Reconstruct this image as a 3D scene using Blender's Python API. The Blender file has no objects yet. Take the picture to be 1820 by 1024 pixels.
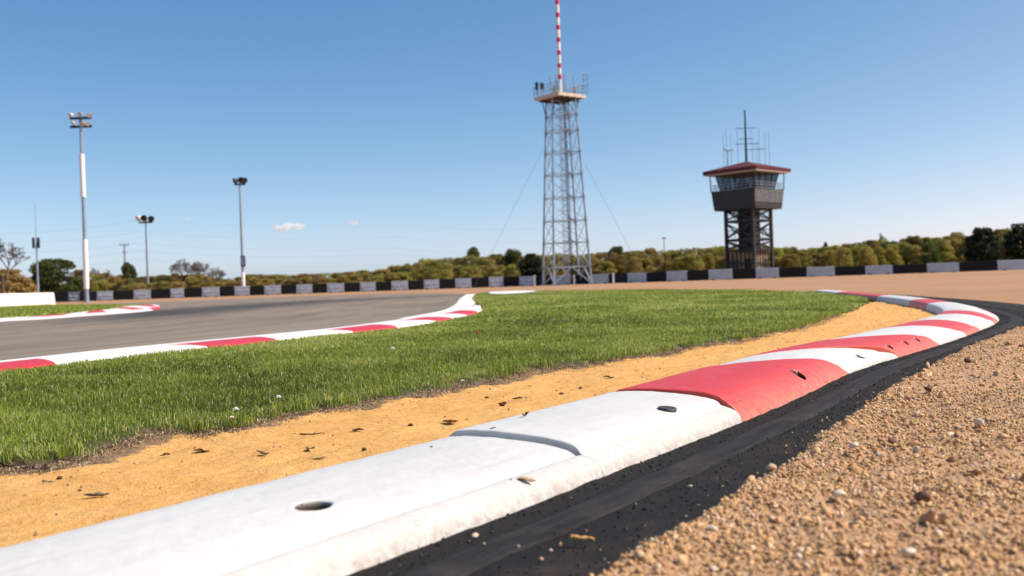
import bpy, bmesh, math, random
import numpy as np
from mathutils import Vector, Matrix
random.seed(7); rng = np.random.default_rng(11)
C = bpy.context.scene
col = C.collection
PI = math.pi

# ------------------------------------------------------------------ camera
FPX = 1770.0; CAM_H = 0.45
th = math.atan(.0345)
hz0 = 534 - .0345*910
pit = math.atan((512-hz0)/FPX*math.cos(th))
Fv = np.array([0, math.cos(pit), -math.sin(pit)]); u0 = np.array([0, math.sin(pit), math.cos(pit)]); r0 = np.array([1., 0, 0])
Rv = math.cos(th)*r0 - math.sin(th)*u0
Uv = math.sin(th)*r0 + math.cos(th)*u0
CAM = np.array([0, 0, CAM_H])
def ray(x, y): return Fv + Rv*(x-910)/FPX + Uv*(512-y)/FPX
def G(x, y, z=0.0):                      # where the sight line of a photo point meets the level z
    d = ray(x, y); return CAM + d*((z-CAM_H)/d[2])
def AT(x, y, D):                         # point at depth D on the sight line of a photo point
    d = ray(x, y); return CAM + d*(D/d[1])
def depth_of(x, y, z=0.0): return G(x, y, z)[1]

cam = bpy.data.cameras.new('camera'); co = bpy.data.objects.new('camera', cam); col.objects.link(co)
M = Matrix.Identity(4)
for i in range(3):
    M[i][0] = Rv[i]; M[i][1] = Uv[i]; M[i][2] = -Fv[i]; M[i][3] = CAM[i]
co.matrix_world = M
cam.sensor_width = 36; cam.lens = 36*FPX/1820; cam.clip_start = .05; cam.clip_end = 6000
cam.dof.use_dof = True; cam.dof.focus_distance = 3.6; cam.dof.aperture_fstop = 4.3
C.camera = co

# ------------------------------------------------------------------ light
SUN_AZ, SUN_EL = math.radians(94), math.radians(47)
w = bpy.data.worlds.new('World'); C.world = w; w.use_nodes = True
nt = w.node_tree; nt.nodes.clear()
sky = nt.nodes.new('ShaderNodeTexSky'); sky.sky_type = 'NISHITA'; sky.sun_disc = False
sky.sun_elevation = SUN_EL; sky.sun_rotation = SUN_AZ
sky.air_density = .4; sky.dust_density = 1.0; sky.ozone_density = 3.0
bg = nt.nodes.new('ShaderNodeBackground'); bg.inputs[1].default_value = .114
wo = nt.nodes.new('ShaderNodeOutputWorld')
sp = nt.nodes.new('ShaderNodeSeparateColor'); cb = nt.nodes.new('ShaderNodeCombineColor'); nt.links.new(sky.outputs[0], sp.inputs[0])
for i_, (g_, k_) in enumerate(((1.42, 1.36), (.96, 1.72), (.64, 2.32))):     # tone of the air: paler blue towards the horizon
    pw = nt.nodes.new('ShaderNodeMath'); pw.operation = 'POWER'; pw.inputs[1].default_value = g_; ml = nt.nodes.new('ShaderNodeMath'); ml.operation = 'MULTIPLY'; ml.inputs[1].default_value = k_
    nt.links.new(sp.outputs[i_], pw.inputs[0]); nt.links.new(pw.outputs[0], ml.inputs[0]); nt.links.new(ml.outputs[0], cb.inputs[i_])
nt.links.new(cb.outputs[0], bg.inputs[0]); nt.links.new(bg.outputs[0], wo.inputs[0])
sl = bpy.data.lights.new('sun', 'SUN'); sl.energy = 4.4; sl.angle = math.radians(.53); sl.color = (1, .965, .83)
so = bpy.data.objects.new('sun', sl); col.objects.link(so)
sd = Vector((math.sin(SUN_AZ)*math.cos(SUN_EL), math.cos(SUN_AZ)*math.cos(SUN_EL), math.sin(SUN_EL)))
so.rotation_euler = sd.to_track_quat('Z', 'Y').to_euler(); so.location = (20, 10, 40)
C.view_settings.view_transform = 'Standard'; C.view_settings.look = 'None'; C.view_settings.exposure = .29; C.view_settings.gamma = 1
C.render.engine = 'CYCLES'; C.cycles.use_denoising = True
C.cycles.max_bounces = 12; C.cycles.volume_bounces = 12; C.cycles.transparent_max_bounces = 16
C.render.film_transparent = False

# ------------------------------------------------------------------ materials
MATS = {}
class NB:
    def __init__(s, name):
        s.m = bpy.data.materials.new(name); s.m.use_nodes = True; s.t = s.m.node_tree
        s.b = s.t.nodes['Principled BSDF']; s.o = s.t.nodes['Material Output']; MATS[name] = s.m
    def n(s, typ, **kw):
        nd = s.t.nodes.new(typ)
        for k, v in kw.items(): setattr(nd, k, v)
        return nd
    def l(s, a, b): s.t.links.new(a, b)
    def co(s, kind='Object'):
        if not hasattr(s, '_c'): s._c = s.n('ShaderNodeTexCoord')
        return s._c.outputs[kind]
    def noise(s, scale, detail=4, rough=.55, vec=None, dist=0.):
        nd = s.n('ShaderNodeTexNoise'); nd.inputs['Scale'].default_value = scale; nd.inputs['Detail'].default_value = detail
        nd.inputs['Roughness'].default_value = rough; nd.inputs['Distortion'].default_value = dist
        s.l(vec if vec is not None else s.co(), nd.inputs['Vector']); return nd.outputs['Fac']
    def vor(s, scale, vec=None, feat='F1', out='Distance'):
        nd = s.n('ShaderNodeTexVoronoi'); nd.feature = feat; nd.inputs['Scale'].default_value = scale
        s.l(vec if vec is not None else s.co(), nd.inputs['Vector']); return nd.outputs[out]
    def mapping(s, sc, vec=None):
        nd = s.n('ShaderNodeMapping'); nd.inputs['Scale'].default_value = sc; s.l(vec if vec is not None else s.co(), nd.inputs['Vector']); return nd.outputs[0]
    def ramp(s, fac, stops):
        nd = s.n('ShaderNodeValToRGB'); cr = nd.color_ramp
        while len(cr.elements) < len(stops): cr.elements.new(.5)
        for e, (p, c) in zip(cr.elements, stops):
            e.position = p; e.color = (c, c, c, 1) if not hasattr(c, '__len__') else (*c, 1)
        s.l(fac, nd.inputs[0]); return nd.outputs[0]
    def math(s, op, a, b=None):
        nd = s.n('ShaderNodeMath', operation=op)
        for i, v in enumerate((a, b)):
            if v is None: continue
            if isinstance(v, (int, float)): nd.inputs[i].default_value = v
            else: s.l(v, nd.inputs[i])
        return nd.outputs[0]
    def mix(s, fac, a, b, bt='MIX'):
        nd = s.n('ShaderNodeMix', data_type='RGBA', blend_type=bt)
        for i, v in ((0, fac), (6, a), (7, b)):
            if isinstance(v, (int, float)): nd.inputs[i].default_value = v
            elif isinstance(v, (tuple, list)): nd.inputs[i].default_value = (*v, 1)
            else: s.l(v, nd.inputs[i])
        return nd.outputs[2]
    def attr(s, name, out='Fac'):
        nd = s.n('ShaderNodeAttribute', attribute_name=name); return nd.outputs[out]
    def color(s, v):
        if isinstance(v, (tuple, list)): s.b.inputs['Base Color'].default_value = (*v, 1)
        else: s.l(v, s.b.inputs['Base Color'])
        return s
    def rough(s, v):
        if isinstance(v, (int, float)): s.b.inputs['Roughness'].default_value = v
        else: s.l(v, s.b.inputs['Roughness'])
        return s
    def spec(s, v): s.b.inputs['Specular IOR Level'].default_value = v; return s
    def bump(s, hgt, strength=.3, dist=.01):
        nd = s.n('ShaderNodeBump'); nd.inputs['Strength'].default_value = strength; nd.inputs['Distance'].default_value = dist
        s.l(hgt, nd.inputs['Height']); s.l(nd.outputs[0], s.b.inputs['Normal']); return s

def simple(name, c, rough=.6, var=.12, scale=8, metal=0., bump=0.):
    b = NB(name); n = b.noise(scale, 5)
    lo = tuple(max(0, x*(1-var)) for x in c); hi = tuple(min(1, x*(1+var)) for x in c)
    b.color(b.ramp(n, [(.3, lo), (.7, hi)])).rough(rough); b.b.inputs['Metallic'].default_value = metal
    if bump: b.bump(b.noise(scale*4, 4), .4, bump)
    return b.m

def kerb_mat(name, base, worn, lipdirt, rough):
    b = NB(name)
    n1 = b.noise(3.0, 6, .6); n2 = b.noise(26, 5, .6); n3 = b.noise(240, 3, .6)
    c = b.mix(b.ramp(n1, [(.42, 0.), (.72, .6)]), base, worn)
    streak = b.noise(9, 4, .6, b.mapping((1.2, 9, 1)))
    c = b.mix(b.ramp(streak, [(.55, 0.), (.75, .5)]), c, worn)
    c = b.mix(b.ramp(n2, [(.62, 0.), (.75, .22)]), c, tuple(x*.6 for x in worn))
    edge = b.attr('grime')
    g = b.math('MULTIPLY', edge, b.ramp(b.noise(45, 5, .7), [(.35, .15), (.62, 1.)]))
    c = b.mix(g, c, lipdirt)
    chip = b.math('MULTIPLY', b.ramp(b.noise(70, 6, .75), [(.60, 0.), (.66, 1.)]), b.ramp(b.attr('grime'), [(.12, 0.), (.5, .75)]))
    c = b.mix(chip, c, (.24, .215, .185))
    ty = b.n('ShaderNodeCombineXYZ'); b.l(b.math('MULTIPLY', b.attr('along'), .9), ty.inputs[0]); b.l(b.math('MULTIPLY', b.attr('cross'), 26), ty.inputs[1])
    tyn = b.math('MULTIPLY', b.ramp(b.noise(1., 6, .65, ty.outputs[0]), [(.56, 0.), (.74, .34)]), b.ramp(b.noise(2.2, 4), [(.45, 0.), (.65, 1.)]))
    c = b.mix(tyn, c, tuple(x*.42 for x in worn))
    soil = b.attr('soil')
    c = b.mix(soil, c, b.ramp(n2, [(.3, (.018, .011, .007)), (.7, (.06, .035, .02))]))  # soil in the holes, coloured extra dark to include the shade inside
    b.color(c).rough(b.ramp(n2, [(.3, rough-.08), (.7, rough+.12)])).spec(.4)
    pit = b.vor(330); hgt = b.math('ADD', b.math('MULTIPLY', b.ramp(pit, [(0., 0.), (.45, 1.)]), .5), b.math('ADD', b.math('MULTIPLY', n3, .6), b.math('MULTIPLY', n2, 1.6)))
    b.bump(hgt, .22, .003)
    return b.m
kerb_mat('white_kerb_paint', (.582, .595, .585), (.50, .51, .495), (.36, .335, .30), .5)
kerb_mat('red_kerb_paint', (.54, .033, .032), (.58, .068, .058), (.42, .25, .16), .42)

b = NB('sand')   # orange sand, with a grey brown soil band (attribute) along the turf
n1 = b.noise(2.2, 6, .6); n2 = b.noise(40, 6, .65); n3 = b.noise(220, 3, .6)
c = b.ramp(n1, [(.3, (.66, .365, .115)), (.7, (.76, .465, .165))])
c = b.mix(b.ramp(n2, [(.35, .5), (.6, 0.)]), c, (.47, .22, .07)); c = b.mix(b.ramp(b.noise(7, 6, .7), [(.5, 0.), (.72, .5)]), c, (.76, .47, .21))
c = b.mix(b.ramp(n3, [(.28, .7), (.4, 0.)]), c, (.22, .105, .045))
e = b.attr('soil'); d = b.math('ADD', e, b.math('MULTIPLY', b.math('SUBTRACT', b.noise(12, 6, .7), .5), 1.1))
soilc = b.ramp(b.noise(75, 5, .75), [(.3, (.055, .034, .02)), (.5, (.25, .165, .092)), (.72, (.47, .35, .225))])
c = b.mix(b.ramp(d, [(.42, 0.), (.6, 1.)]), c, soilc)
b.color(c).rough(.95).spec(.15)
b.bump(b.math('ADD', b.math('MULTIPLY', n2, 1.), b.math('MULTIPLY', n3, .6)), .9, .010)

def gravel_mat(name, k=1.0, fine=1.0):
    b = NB(name)
    n1 = b.noise(.6, 6, .6); n2 = b.noise(34*fine, 6, .7); v = b.vor(110*fine, out='Color'); vd = b.vor(110*fine)
    c = b.ramp(n2, [(.25, (.20*k, .115*k, .058*k)), (.5, (.385*k, .23*k, .125*k)), (.75, (.52*k, .335*k, .19*k))])
    c = b.mix(.35, c, b.ramp(v, [(.2, (.22, .12, .06)), (.5, (.44, .27, .15)), (.85, (.58, .42, .29))]))
    c = b.mix(b.ramp(n1, [(.35, 0.), (.7, .25)]), c, (.48*k, .30*k, .165*k))
    b.color(c).rough(.95).spec(.2)
    b.bump(b.math('ADD', b.math('MULTIPLY', vd, -.6), b.math('MULTIPLY', n2, 1.2)), .8, .012)
    return b
gravel_mat('gravel_soil', 1.2)
b = NB('ground_earth')   # one sheet to the horizon: tan gravel with broad streaks
n1 = b.noise(.16, 7, .6, b.mapping((.35, 1.6, 1))); n2 = b.noise(2.6, 7, .7); n3 = b.noise(30, 5, .7)
c = b.ramp(n1, [(.3, (.34, .20, .11)), (.7, (.46, .285, .165))])
c = b.mix(b.ramp(n2, [(.4, .0), (.7, .6)]), c, (.29, .165, .09)); c = b.mix(b.ramp(b.noise(.5, 6, .7, b.mapping((.12, 1.5, 1))), [(.48, 0.), (.62, .5)]), c, (.30, .175, .10))
c = b.mix(b.ramp(n3, [(.3, .6), (.5, 0.)]), c, (.22, .12, .06))
b.color(c).rough(.95).spec(.15); b.bump(b.math('ADD', n2, b.math('MULTIPLY', n3, .3)), .6, .04)

b = NB('stone')   # every grain of gravel has its own tone
a = b.attr('tone')
c = b.ramp(a, [(0., (.15, .07, .03)), (.12, (.36, .19, .08)), (.45, (.51, .32, .148)), (.75, (.63, .425, .218)), (.93, (.72, .54, .35)), (1., (.80, .70, .58))])
c = b.mix(.45, c, b.ramp(b.noise(170, 4, .7), [(.3, (.32, .175, .085)), (.7, (.70, .45, .25))]))
b.color(c).rough(.9).spec(.2); b.bump(b.noise(260, 3), .5, .003)

b = NB('crumb'); b.color(b.ramp(b.attr('tone'), [(0, (.006, .006, .007)), (.85, (.022, .022, .022)), (.96, (.07, .065, .06)), (1, (.26, .20, .15))])).rough(.85).spec(.3)
b = NB('tarmac_crumb')   # black crumbed tarmac beside the kerb
n1 = b.noise(2.5, 5); n2 = b.noise(170, 5, .75); v = b.vor(420)
c = b.ramp(n2, [(.3, (.004, .004, .005)), (.62, (.014, .0135, .0135)), (.8, (.05, .046, .042))])
du = b.noise(5, 6, .7, b.mapping((1, 1, 1)))
c = b.mix(b.math('MULTIPLY', b.ramp(du, [(.5, 0.), (.78, .55)]), b.attr('dust')), c, (.13, .085, .05))
b.color(c).rough(.82).spec(.3); b.bump(b.math('ADD', n2, b.math('MULTIPLY', v, -.8)), .9, .005)
b = NB('rubber_strip')
n1 = b.noise(6, 5, .6); n2 = b.noise(200, 4, .7); cx = b.n('ShaderNodeCombineXYZ'); b.l(b.attr('across'), cx.inputs[0]); b.l(b.math('MULTIPLY', b.attr('along'), .25), cx.inputs[1]); st = b.noise(9, 6, .7, cx.outputs[0])
c = b.ramp(st, [(.35, (.004, .004, .005)), (.65, (.030, .030, .031))]); c = b.mix(b.ramp(n2, [(.55, 0.), (.72, .45)]), c, (.10, .09, .08)); c = b.mix(b.ramp(n1, [(.5, 0.), (.8, .35)]), c, (.10, .08, .06))
b.color(c).rough(.8).spec(.2); b.bump(b.math('ADD', b.math('MULTIPLY', st, 1.8), b.math('MULTIPLY', n2, .7)), .6, .003)

b = NB('asphalt')   # attributes: lane (0 inside of the bend .. 1 outside) and along (metres)
la = b.attr('lane'); al = b.attr('along')
cx = b.n('ShaderNodeCombineXYZ'); b.l(la, cx.inputs[0]); b.l(b.math('MULTIPLY', al, .012), cx.inputs[1])
st = b.noise(16, 6, .6, cx.outputs[0]); st2 = b.noise(60, 4, .6, cx.outputs[0]); n2 = b.noise(60, 5, .7); n1 = b.noise(.35, 5)
c = b.ramp(st, [(.3, (.145, .117, .090)), (.5, (.215, .176, .136)), (.7, (.265, .218, .168))])
c = b.mix(b.ramp(b.noise(1.1, 5, .65), [(.45, 0.), (.7, .3)]), c, (.155, .128, .10))
c = b.mix(b.ramp(st2, [(.56, 0.), (.70, .6)]), c, (.10, .088, .08))
dark = b.attr('rubber'); dk = b.math('MULTIPLY', dark, b.ramp(st, [(.25, 1.), (.8, .55)]))
c = b.mix(b.math('MINIMUM', dk, .93), c, (.022, .023, .026)); mk = b.math('MULTIPLY', b.ramp(b.noise(38, 3, .5, cx.outputs[0]), [(.62, 0.), (.68, .6)]), b.ramp(b.noise(.16, 3), [(.45, 0.), (.6, 1.)])); c = b.mix(mk, c, (.06, .056, .052))
c = b.mix(b.ramp(n2, [(.35, .3), (.5, 0.)]), c, (.09, .08, .072))
b.color(c).rough(.8).spec(.3); b.bump(n2, .4, .004)

b = NB('kerb_stripes')   # painted kerb of the track: q runs along it, sheared so that the red bars slant
q = b.attr('q'); v = b.attr('across'); red = None
E_RED = globals().setdefault('RED_BARS', [])
b_kerb = b

def leafmat(name, stops, transl=.25, rand=.25):
    b = NB(name); a = b.attr('tone')
    c = b.ramp(a, stops)
    oi = b.n('ShaderNodeObjectInfo')
    hs = b.n('ShaderNodeHueSaturation'); b.l(c, hs.inputs['Color'])
    mr = b.n('ShaderNodeMapRange'); b.l(oi.outputs['Random'], mr.inputs[0]); mr.inputs[3].default_value = 1-rand; mr.inputs[4].default_value = 1+rand
    b.l(mr.outputs[0], hs.inputs['Value'])
    mr2 = b.n('ShaderNodeMapRange'); b.l(b.math('FRACT', b.math('MULTIPLY', oi.outputs['Random'], 7.3)), mr2.inputs[0]); mr2.inputs[3].default_value = .475; mr2.inputs[4].default_value = .525
    b.l(mr2.outputs[0], hs.inputs['Hue'])
    b.color(hs.outputs[0]).rough(.65).spec(.25)
    tr = b.n('ShaderNodeBsdfTranslucent'); b.l(hs.outputs[0], tr.inputs[0])
    ms = b.n('ShaderNodeMixShader'); ms.inputs[0].default_value = transl
    b.l(b.b.outputs[0], ms.inputs[1]); b.l(tr.outputs[0], ms.inputs[2]); b.l(ms.outputs[0], b.o.inputs[0])
    return b.m
leafmat('leaf_brown', [(0, (.15, .10, .038)), (.5, (.31, .22, .08)), (1, (.47, .35, .14))])
leafmat('leaf_olive', [(0, (.135, .115, .028)), (.5, (.305, .265, .066)), (1, (.47, .42, .12))])
leafmat('leaf_yellow_green', [(0, (.14, .122, .024)), (.5, (.31, .27, .052)), (1, (.48, .425, .10))])
leafmat('leaf_green', [(0, (.04, .052, .013)), (.5, (.09, .11, .027)), (1, (.16, .19, .05))])
leafmat('leaf_dark', [(0, (.008, .014, .006)), (.5, (.02, .03, .011)), (1, (.04, .055, .02))], .1)
leafmat('twig_grey', [(0, (.10, .075, .06)), (.5, (.17, .13, .11)), (1, (.26, .21, .18))], .1)
leafmat('twig_brown', [(0, (.05, .032, .022)), (.5, (.09, .06, .042)), (1, (.15, .11, .08))], .1)
leafmat('grass_blade', [(0, (.085, .108, .018)), (.3, (.24, .292, .042)), (.62, (.365, .425, .072)), (.86, (.52, .53, .15)), (.95, (.58, .52, .26)), (1, (.74, .68, .46))], .40, 0.)
simple('bark', (.085, .062, .045), .9, .3, 3)

b = NB('litter'); b.color(b.ramp(b.attr('tone'), [(0, (.025, .016, .010)), (.3, (.10, .065, .04)), (.88, (.36, .26, .16)), (1, (.56, .45, .31))])).rough(.9).spec(.1)
b = NB('turf')
n1 = b.noise(.5, 6, .6); n2 = b.noise(40, 6, .7)
c = b.ramp(n2, [(.3, (.03, .035, .012)), (.55, (.065, .085, .02)), (.75, (.12, .13, .045))])
c = b.mix(b.ramp(n1, [(.45, 0.), (.7, .5)]), c, (.10, .115, .025))
c = b.mix(b.attr('bare'), c, b.ramp(b.noise(70, 5, .75), [(.3, (.035, .024, .016)), (.55, (.16, .115, .075)), (.75, (.33, .26, .18))]))
b.color(c).rough(.95).spec(.1); b.bump(n2, .8, .02)

simple('galvanised', (.40, .43, .47), .5, .15, 2, .35)
simple('lattice_steel', (.29, .345, .42), .55, .18, 1.2, .2)
simple('pole_grey', (.27, .33, .41), .5, .12, 2, .2)
simple('white_paint', (.80, .80, .79), .45, .05, 2)
simple('mast_red', (.55, .02, .06), .45, .1, 2)
simple('dark_steel', (.014, .016, .019), .55, .3, 2)
simple('brown_steel', (.014, .013, .012), .6, .35, 1.5)
simple('tower_cladding', (.019, .024, .029), .6, .3, 1.2)
simple('deck_timber', (.56, .50, .42), .8, .2, 2)
simple('roof_red', (.085, .008, .012), .7, .2, 1)
simple('soffit', (.42, .39, .34), .8, .1, 1)
simple('tan_render', (.33, .25, .15), .85, .25, .8)
simple('lamp_white', (.72, .70, .66), .3, .06, 4)
simple('lamp_tan', (.62, .57, .51), .4, .15, 4)
simple('concrete_white', (.80, .77, .70), .8, .06, 3, 0, .01)
simple('barrier_black', (.006, .006, .007), .9, .4, 1.5)
simple('barrier_navy', (.009, .010, .022), .9, .4, 1.5)
simple('barrier_grey', (.40, .455, .51), .55, .16, .9)
simple('barrier_print', (.70, .73, .78), .6, .1, 3)
simple('barrier_blue', (.17, .22, .29), .55, .2, .9)
simple('panel_grey', (.085, .10, .115), .5, .5, 2.5)
simple('cable', (.20, .23, .27), .6, .1, 1)
simple('dry_leaf', (.20, .085, .04), .8, .45, 60, 0, .002)
simple('dark_leaf', (.075, .04, .024), .8, .5, 60, 0, .002)
simple('pale_leaf', (.52, .36, .20), .7, .25, 60, 0, .002)
simple('grey_bark', (.13, .10, .09), .85, .5, 50, 0, .002)
simple('straw', (.45, .36, .23), .8, .3, 40)
simple('twig_orange', (.55, .29, .10), .7, .3, 50)
simple('soil_clod', (.055, .030, .020), .95, .4, 60, 0, .003)
simple('petal', (.80, .78, .74), .7, .05, 30)
simple('quartz', (.60, .49, .39), .6, .15, 40, 0, .003)
simple('rock_brown', (.13, .065, .042), .85, .35, 50, 0, .003)
simple('rock_tan', (.44, .31, .20), .9, .3, 40, 0, .003)
simple('plug_metal', (.035, .035, .036), .6, .8, 160, 0, .002)
b = NB('glass_dark'); b.color((.05, .06, .07)).rough(.08).spec(.5)
tr = b.n('ShaderNodeBsdfTransparent'); tr.inputs[0].default_value = (.75, .82, .85, 1); ms = b.n('ShaderNodeMixShader'); ms.inputs[0].default_value = .68
b.l(b.b.outputs[0], ms.inputs[1]); b.l(tr.outputs[0], ms.inputs[2]); b.l(ms.outputs[0], b.o.inputs[0])
b = NB('cloud_vapour'); b.t.nodes.remove(b.b)
pv = b.n('ShaderNodeVolumePrincipled'); pv.inputs['Color'].default_value = (.90, .96, 1, 1); pv.inputs['Density'].default_value = .03; pv.inputs['Anisotropy'].default_value = .2
b.l(pv.outputs[0], b.o.inputs['Volume'])

# ------------------------------------------------------------------ mesh helpers
class MB:
    def __init__(s): s.v = []; s.f = []; s.mi = []; s.cur = 0
    def add(s, vs, fs):
        o = len(s.v); s.v += [tuple(map(float, p)) for p in vs]; s.f += [tuple(i+o for i in f) for f in fs]; s.mi += [s.cur]*len(fs)
        return s
    def box(s, c, d, rz=0., axes=None):
        c = np.array(c, float); hx, hy, hz = (x/2 for x in d)
        ca, sa = math.cos(rz), math.sin(rz)
        ax = (np.array([ca, sa, 0]), np.array([-sa, ca, 0]), np.array([0, 0, 1.])) if axes is None else axes
        vs = [c+ax[0]*hx*i+ax[1]*hy*j+ax[2]*hz*k for k in (-1, 1) for (i, j) in ((-1, -1), (1, -1), (1, 1), (-1, 1))]
        return s.add(vs, [(3, 2, 1, 0), (4, 5, 6, 7), (0, 1, 5, 4), (1, 2, 6, 5), (2, 3, 7, 6), (3, 0, 4, 7)])
    def tube(s, p0, p1, r0, r1=None, n=6, cap=True):
        p0 = np.array(p0, float); p1 = np.array(p1, float); r1 = r0 if r1 is None else r1
        d = p1-p0; L = np.linalg.norm(d)
        if L < 1e-9: return s
        d /= L; a = np.cross(d, [0, 0, 1.] if abs(d[2]) < .9 else [1., 0, 0]); a /= np.linalg.norm(a); b_ = np.cross(d, a)
        ang = [2*PI*i/n+PI/n for i in range(n)]
        vs = [p0+r0*(a*math.cos(t)+b_*math.sin(t)) for t in ang]+[p1+r1*(a*math.cos(t)+b_*math.sin(t)) for t in ang]
        fs = [(i, (i+1) % n, n+(i+1) % n, n+i) for i in range(n)]
        if cap: fs += [tuple(range(n-1, -1, -1)), tuple(range(n, 2*n))]
        return s.add(vs, fs)
    def path(s, pts, r, n=6):
        for i in range(len(pts)-1): s.tube(pts[i], pts[i+1], r if not hasattr(r, '__len__') else r[i], None if not hasattr(r, '__len__') else r[i+1], n)
        return s
    def build(s, name, mats, parent=None, smooth=False, **at):
        me = bpy.data.meshes.new(name); me.from_pydata(s.v, [], s.f)
        for m in (mats if isinstance(mats, (list, tuple)) else [mats]): me.materials.append(MATS[m])
        if max(s.mi, default=0): me.polygons.foreach_set('material_index', s.mi)
        for k, v in at.items():
            a = me.attributes.new(k, 'FLOAT', 'POINT'); a.data.foreach_set('value', np.asarray(v, np.float32))
        if smooth: me.polygons.foreach_set('use_smooth', [True]*len(me.polygons))
        me.update()
        o = bpy.data.objects.new(name, me); col.objects.link(o)
        if parent is not None: o.parent = parent
        return o
def npmesh(name, V, Fq, mat, parent=None, smooth=True, **at):
    """mesh from arrays: V (n,3), Fq (m,k)"""
    V = np.asarray(V, np.float32); Fq = np.asarray(Fq, np.int32); k = Fq.shape[1]; m = len(Fq)
    me = bpy.data.meshes.new(name); me.vertices.add(len(V)); me.vertices.foreach_set('co', V.ravel())
    me.loops.add(m*k); me.loops.foreach_set('vertex_index', Fq.ravel())
    me.polygons.add(m); me.polygons.foreach_set('loop_start', np.arange(0, m*k, k, dtype=np.int32))
    try: me.polygons.foreach_set('loop_total', np.full(m, k, np.int32))
    except Exception: pass
    me.update(calc_edges=True)
    for mm in (mat if isinstance(mat, (list, tuple)) else [mat]): me.materials.append(MATS[mm])
    for kk, v in at.items():
        a = me.attributes.new(kk, 'FLOAT', 'POINT'); a.data.foreach_set('value', np.asarray(v, np.float32).ravel())
    me.polygons.foreach_set('use_smooth', np.full(m, smooth, bool))
    me.validate()
    o = bpy.data.objects.new(name, me); col.objects.link(o)
    if parent is not None: o.parent = parent
    return o
def gridfaces(n, m):
    i = np.arange(n-1)[:, None]*m + np.arange(m-1)[None, :]
    return np.stack([i, i+m, i+m+1, i+1], -1).reshape(-1, 4)
def tag(o, label=None, cat=None, group=None, kind=None):
    if label: o['label'] = label
    if cat: o['category'] = cat
    if group: o['group'] = group
    if kind: o['kind'] = kind
    return o
def empty(name, loc, rz=0.):
    o = bpy.data.objects.new(name, None); col.objects.link(o); o.location = [float(x) for x in loc]; o.rotation_euler = (0, 0, rz); o.empty_display_size = .2
    return o
def copy_tree(o, parent=None):
    c = o.copy(); col.objects.link(c)
    if parent is not None: c.parent = parent
    for ch in list(o.children): copy_tree(ch, c)
    return c
def resample(P, n, power=None):
    P = np.asarray(P, float); d = np.r_[0, np.cumsum(np.linalg.norm(np.diff(P, axis=0), axis=1))]
    t = np.linspace(0, 1, n) if power is None else np.asarray(power)
    return np.stack([np.interp(t*d[-1], d, P[:, k]) for k in range(P.shape[1])], 1)
def spline(P, n):
    """smooth curve through points (Catmull-Rom on chord length), n samples evenly spaced"""
    P = np.asarray(P, float); P2 = np.vstack([2*P[0]-P[1], P, 2*P[-1]-P[-2]])
    out = []
    for i in range(1, len(P2)-2):
        p0, p1, p2, p3 = P2[i-1:i+3]
        t01 = np.linalg.norm(p1-p0)**.5; t12 = np.linalg.norm(p2-p1)**.5; t23 = np.linalg.norm(p3-p2)**.5
        m1 = (p2-p1)+t12*((p1-p0)/t01-(p2-p0)/(t01+t12)); m2 = (p2-p1)+t12*((p3-p2)/t23-(p3-p1)/(t12+t23))
        for t in np.linspace(0, 1, 24, endpoint=False):
            out.append((2*t**3-3*t**2+1)*p1+(t**3-2*t**2+t)*m1+(-2*t**3+3*t**2)*p2+(t**3-t**2)*m2)
    out.append(P[-1]); return resample(out, n)
def smooth_poly(P, it=2):
    P = np.asarray(P, float)
    for _ in range(it): P = np.vstack([P[0], (P[:-2]+2*P[1:-1]+P[2:])/4, P[-1]])
    return P
def hash2(ix, iy, seed):
    h = (ix.astype(np.int64)*374761393 + iy.astype(np.int64)*668265263 + seed*1442695041) & 0xffffffff
    h = ((h ^ (h >> 13))*1274126177) & 0xffffffff
    return ((h ^ (h >> 16)) & 0xffff)/65535.
def vnoise(x, y, seed=0):
    ix = np.floor(x).astype(np.int64); iy = np.floor(y).astype(np.int64); fx = x-ix; fy = y-iy
    fx = fx*fx*(3-2*fx); fy = fy*fy*(3-2*fy)
    a = hash2(ix, iy, seed); b_ = hash2(ix+1, iy, seed); c = hash2(ix, iy+1, seed); d = hash2(ix+1, iy+1, seed)
    return (a*(1-fx)+b_*fx)*(1-fy)+(c*(1-fx)+d*fx)*fy
def fbm(x, y, o=4, seed=0):
    s = 0; a = .5
    for k in range(o): s = s+a*(vnoise(x*2**k, y*2**k, seed+k)-.5); a *= .5
    return s
def sstep(a, b_, x): t = np.clip((x-a)/(b_-a), 0, 1); return t*t*(3-2*t)
def to_px(P):
    Q = P-CAM; k = Q@Fv; return 910+FPX*(Q@Rv)/k, 512-FPX*(Q@Uv)/k, k
def px2(lst, z=0.): return [G(x, y, z)[:2] for x, y in lst]

# ------------------------------------------------------------------ ground
m = MB(); xs = np.concatenate([np.linspace(-2500, -60, 8), np.linspace(-50, 50, 30), np.linspace(60, 2500, 8)]); ys = np.concatenate([np.linspace(-600, -10, 5), np.linspace(-5, 160, 60), np.linspace(180, 4500, 10)])
X, Y = np.meshgrid(xs, ys, indexing='ij')
o = npmesh('ground', np.stack([X, Y, np.full_like(X, -.014)], -1).reshape(-1, 3), gridfaces(len(xs), len(ys)), 'ground_earth'); tag(o, kind='structure')

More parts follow.
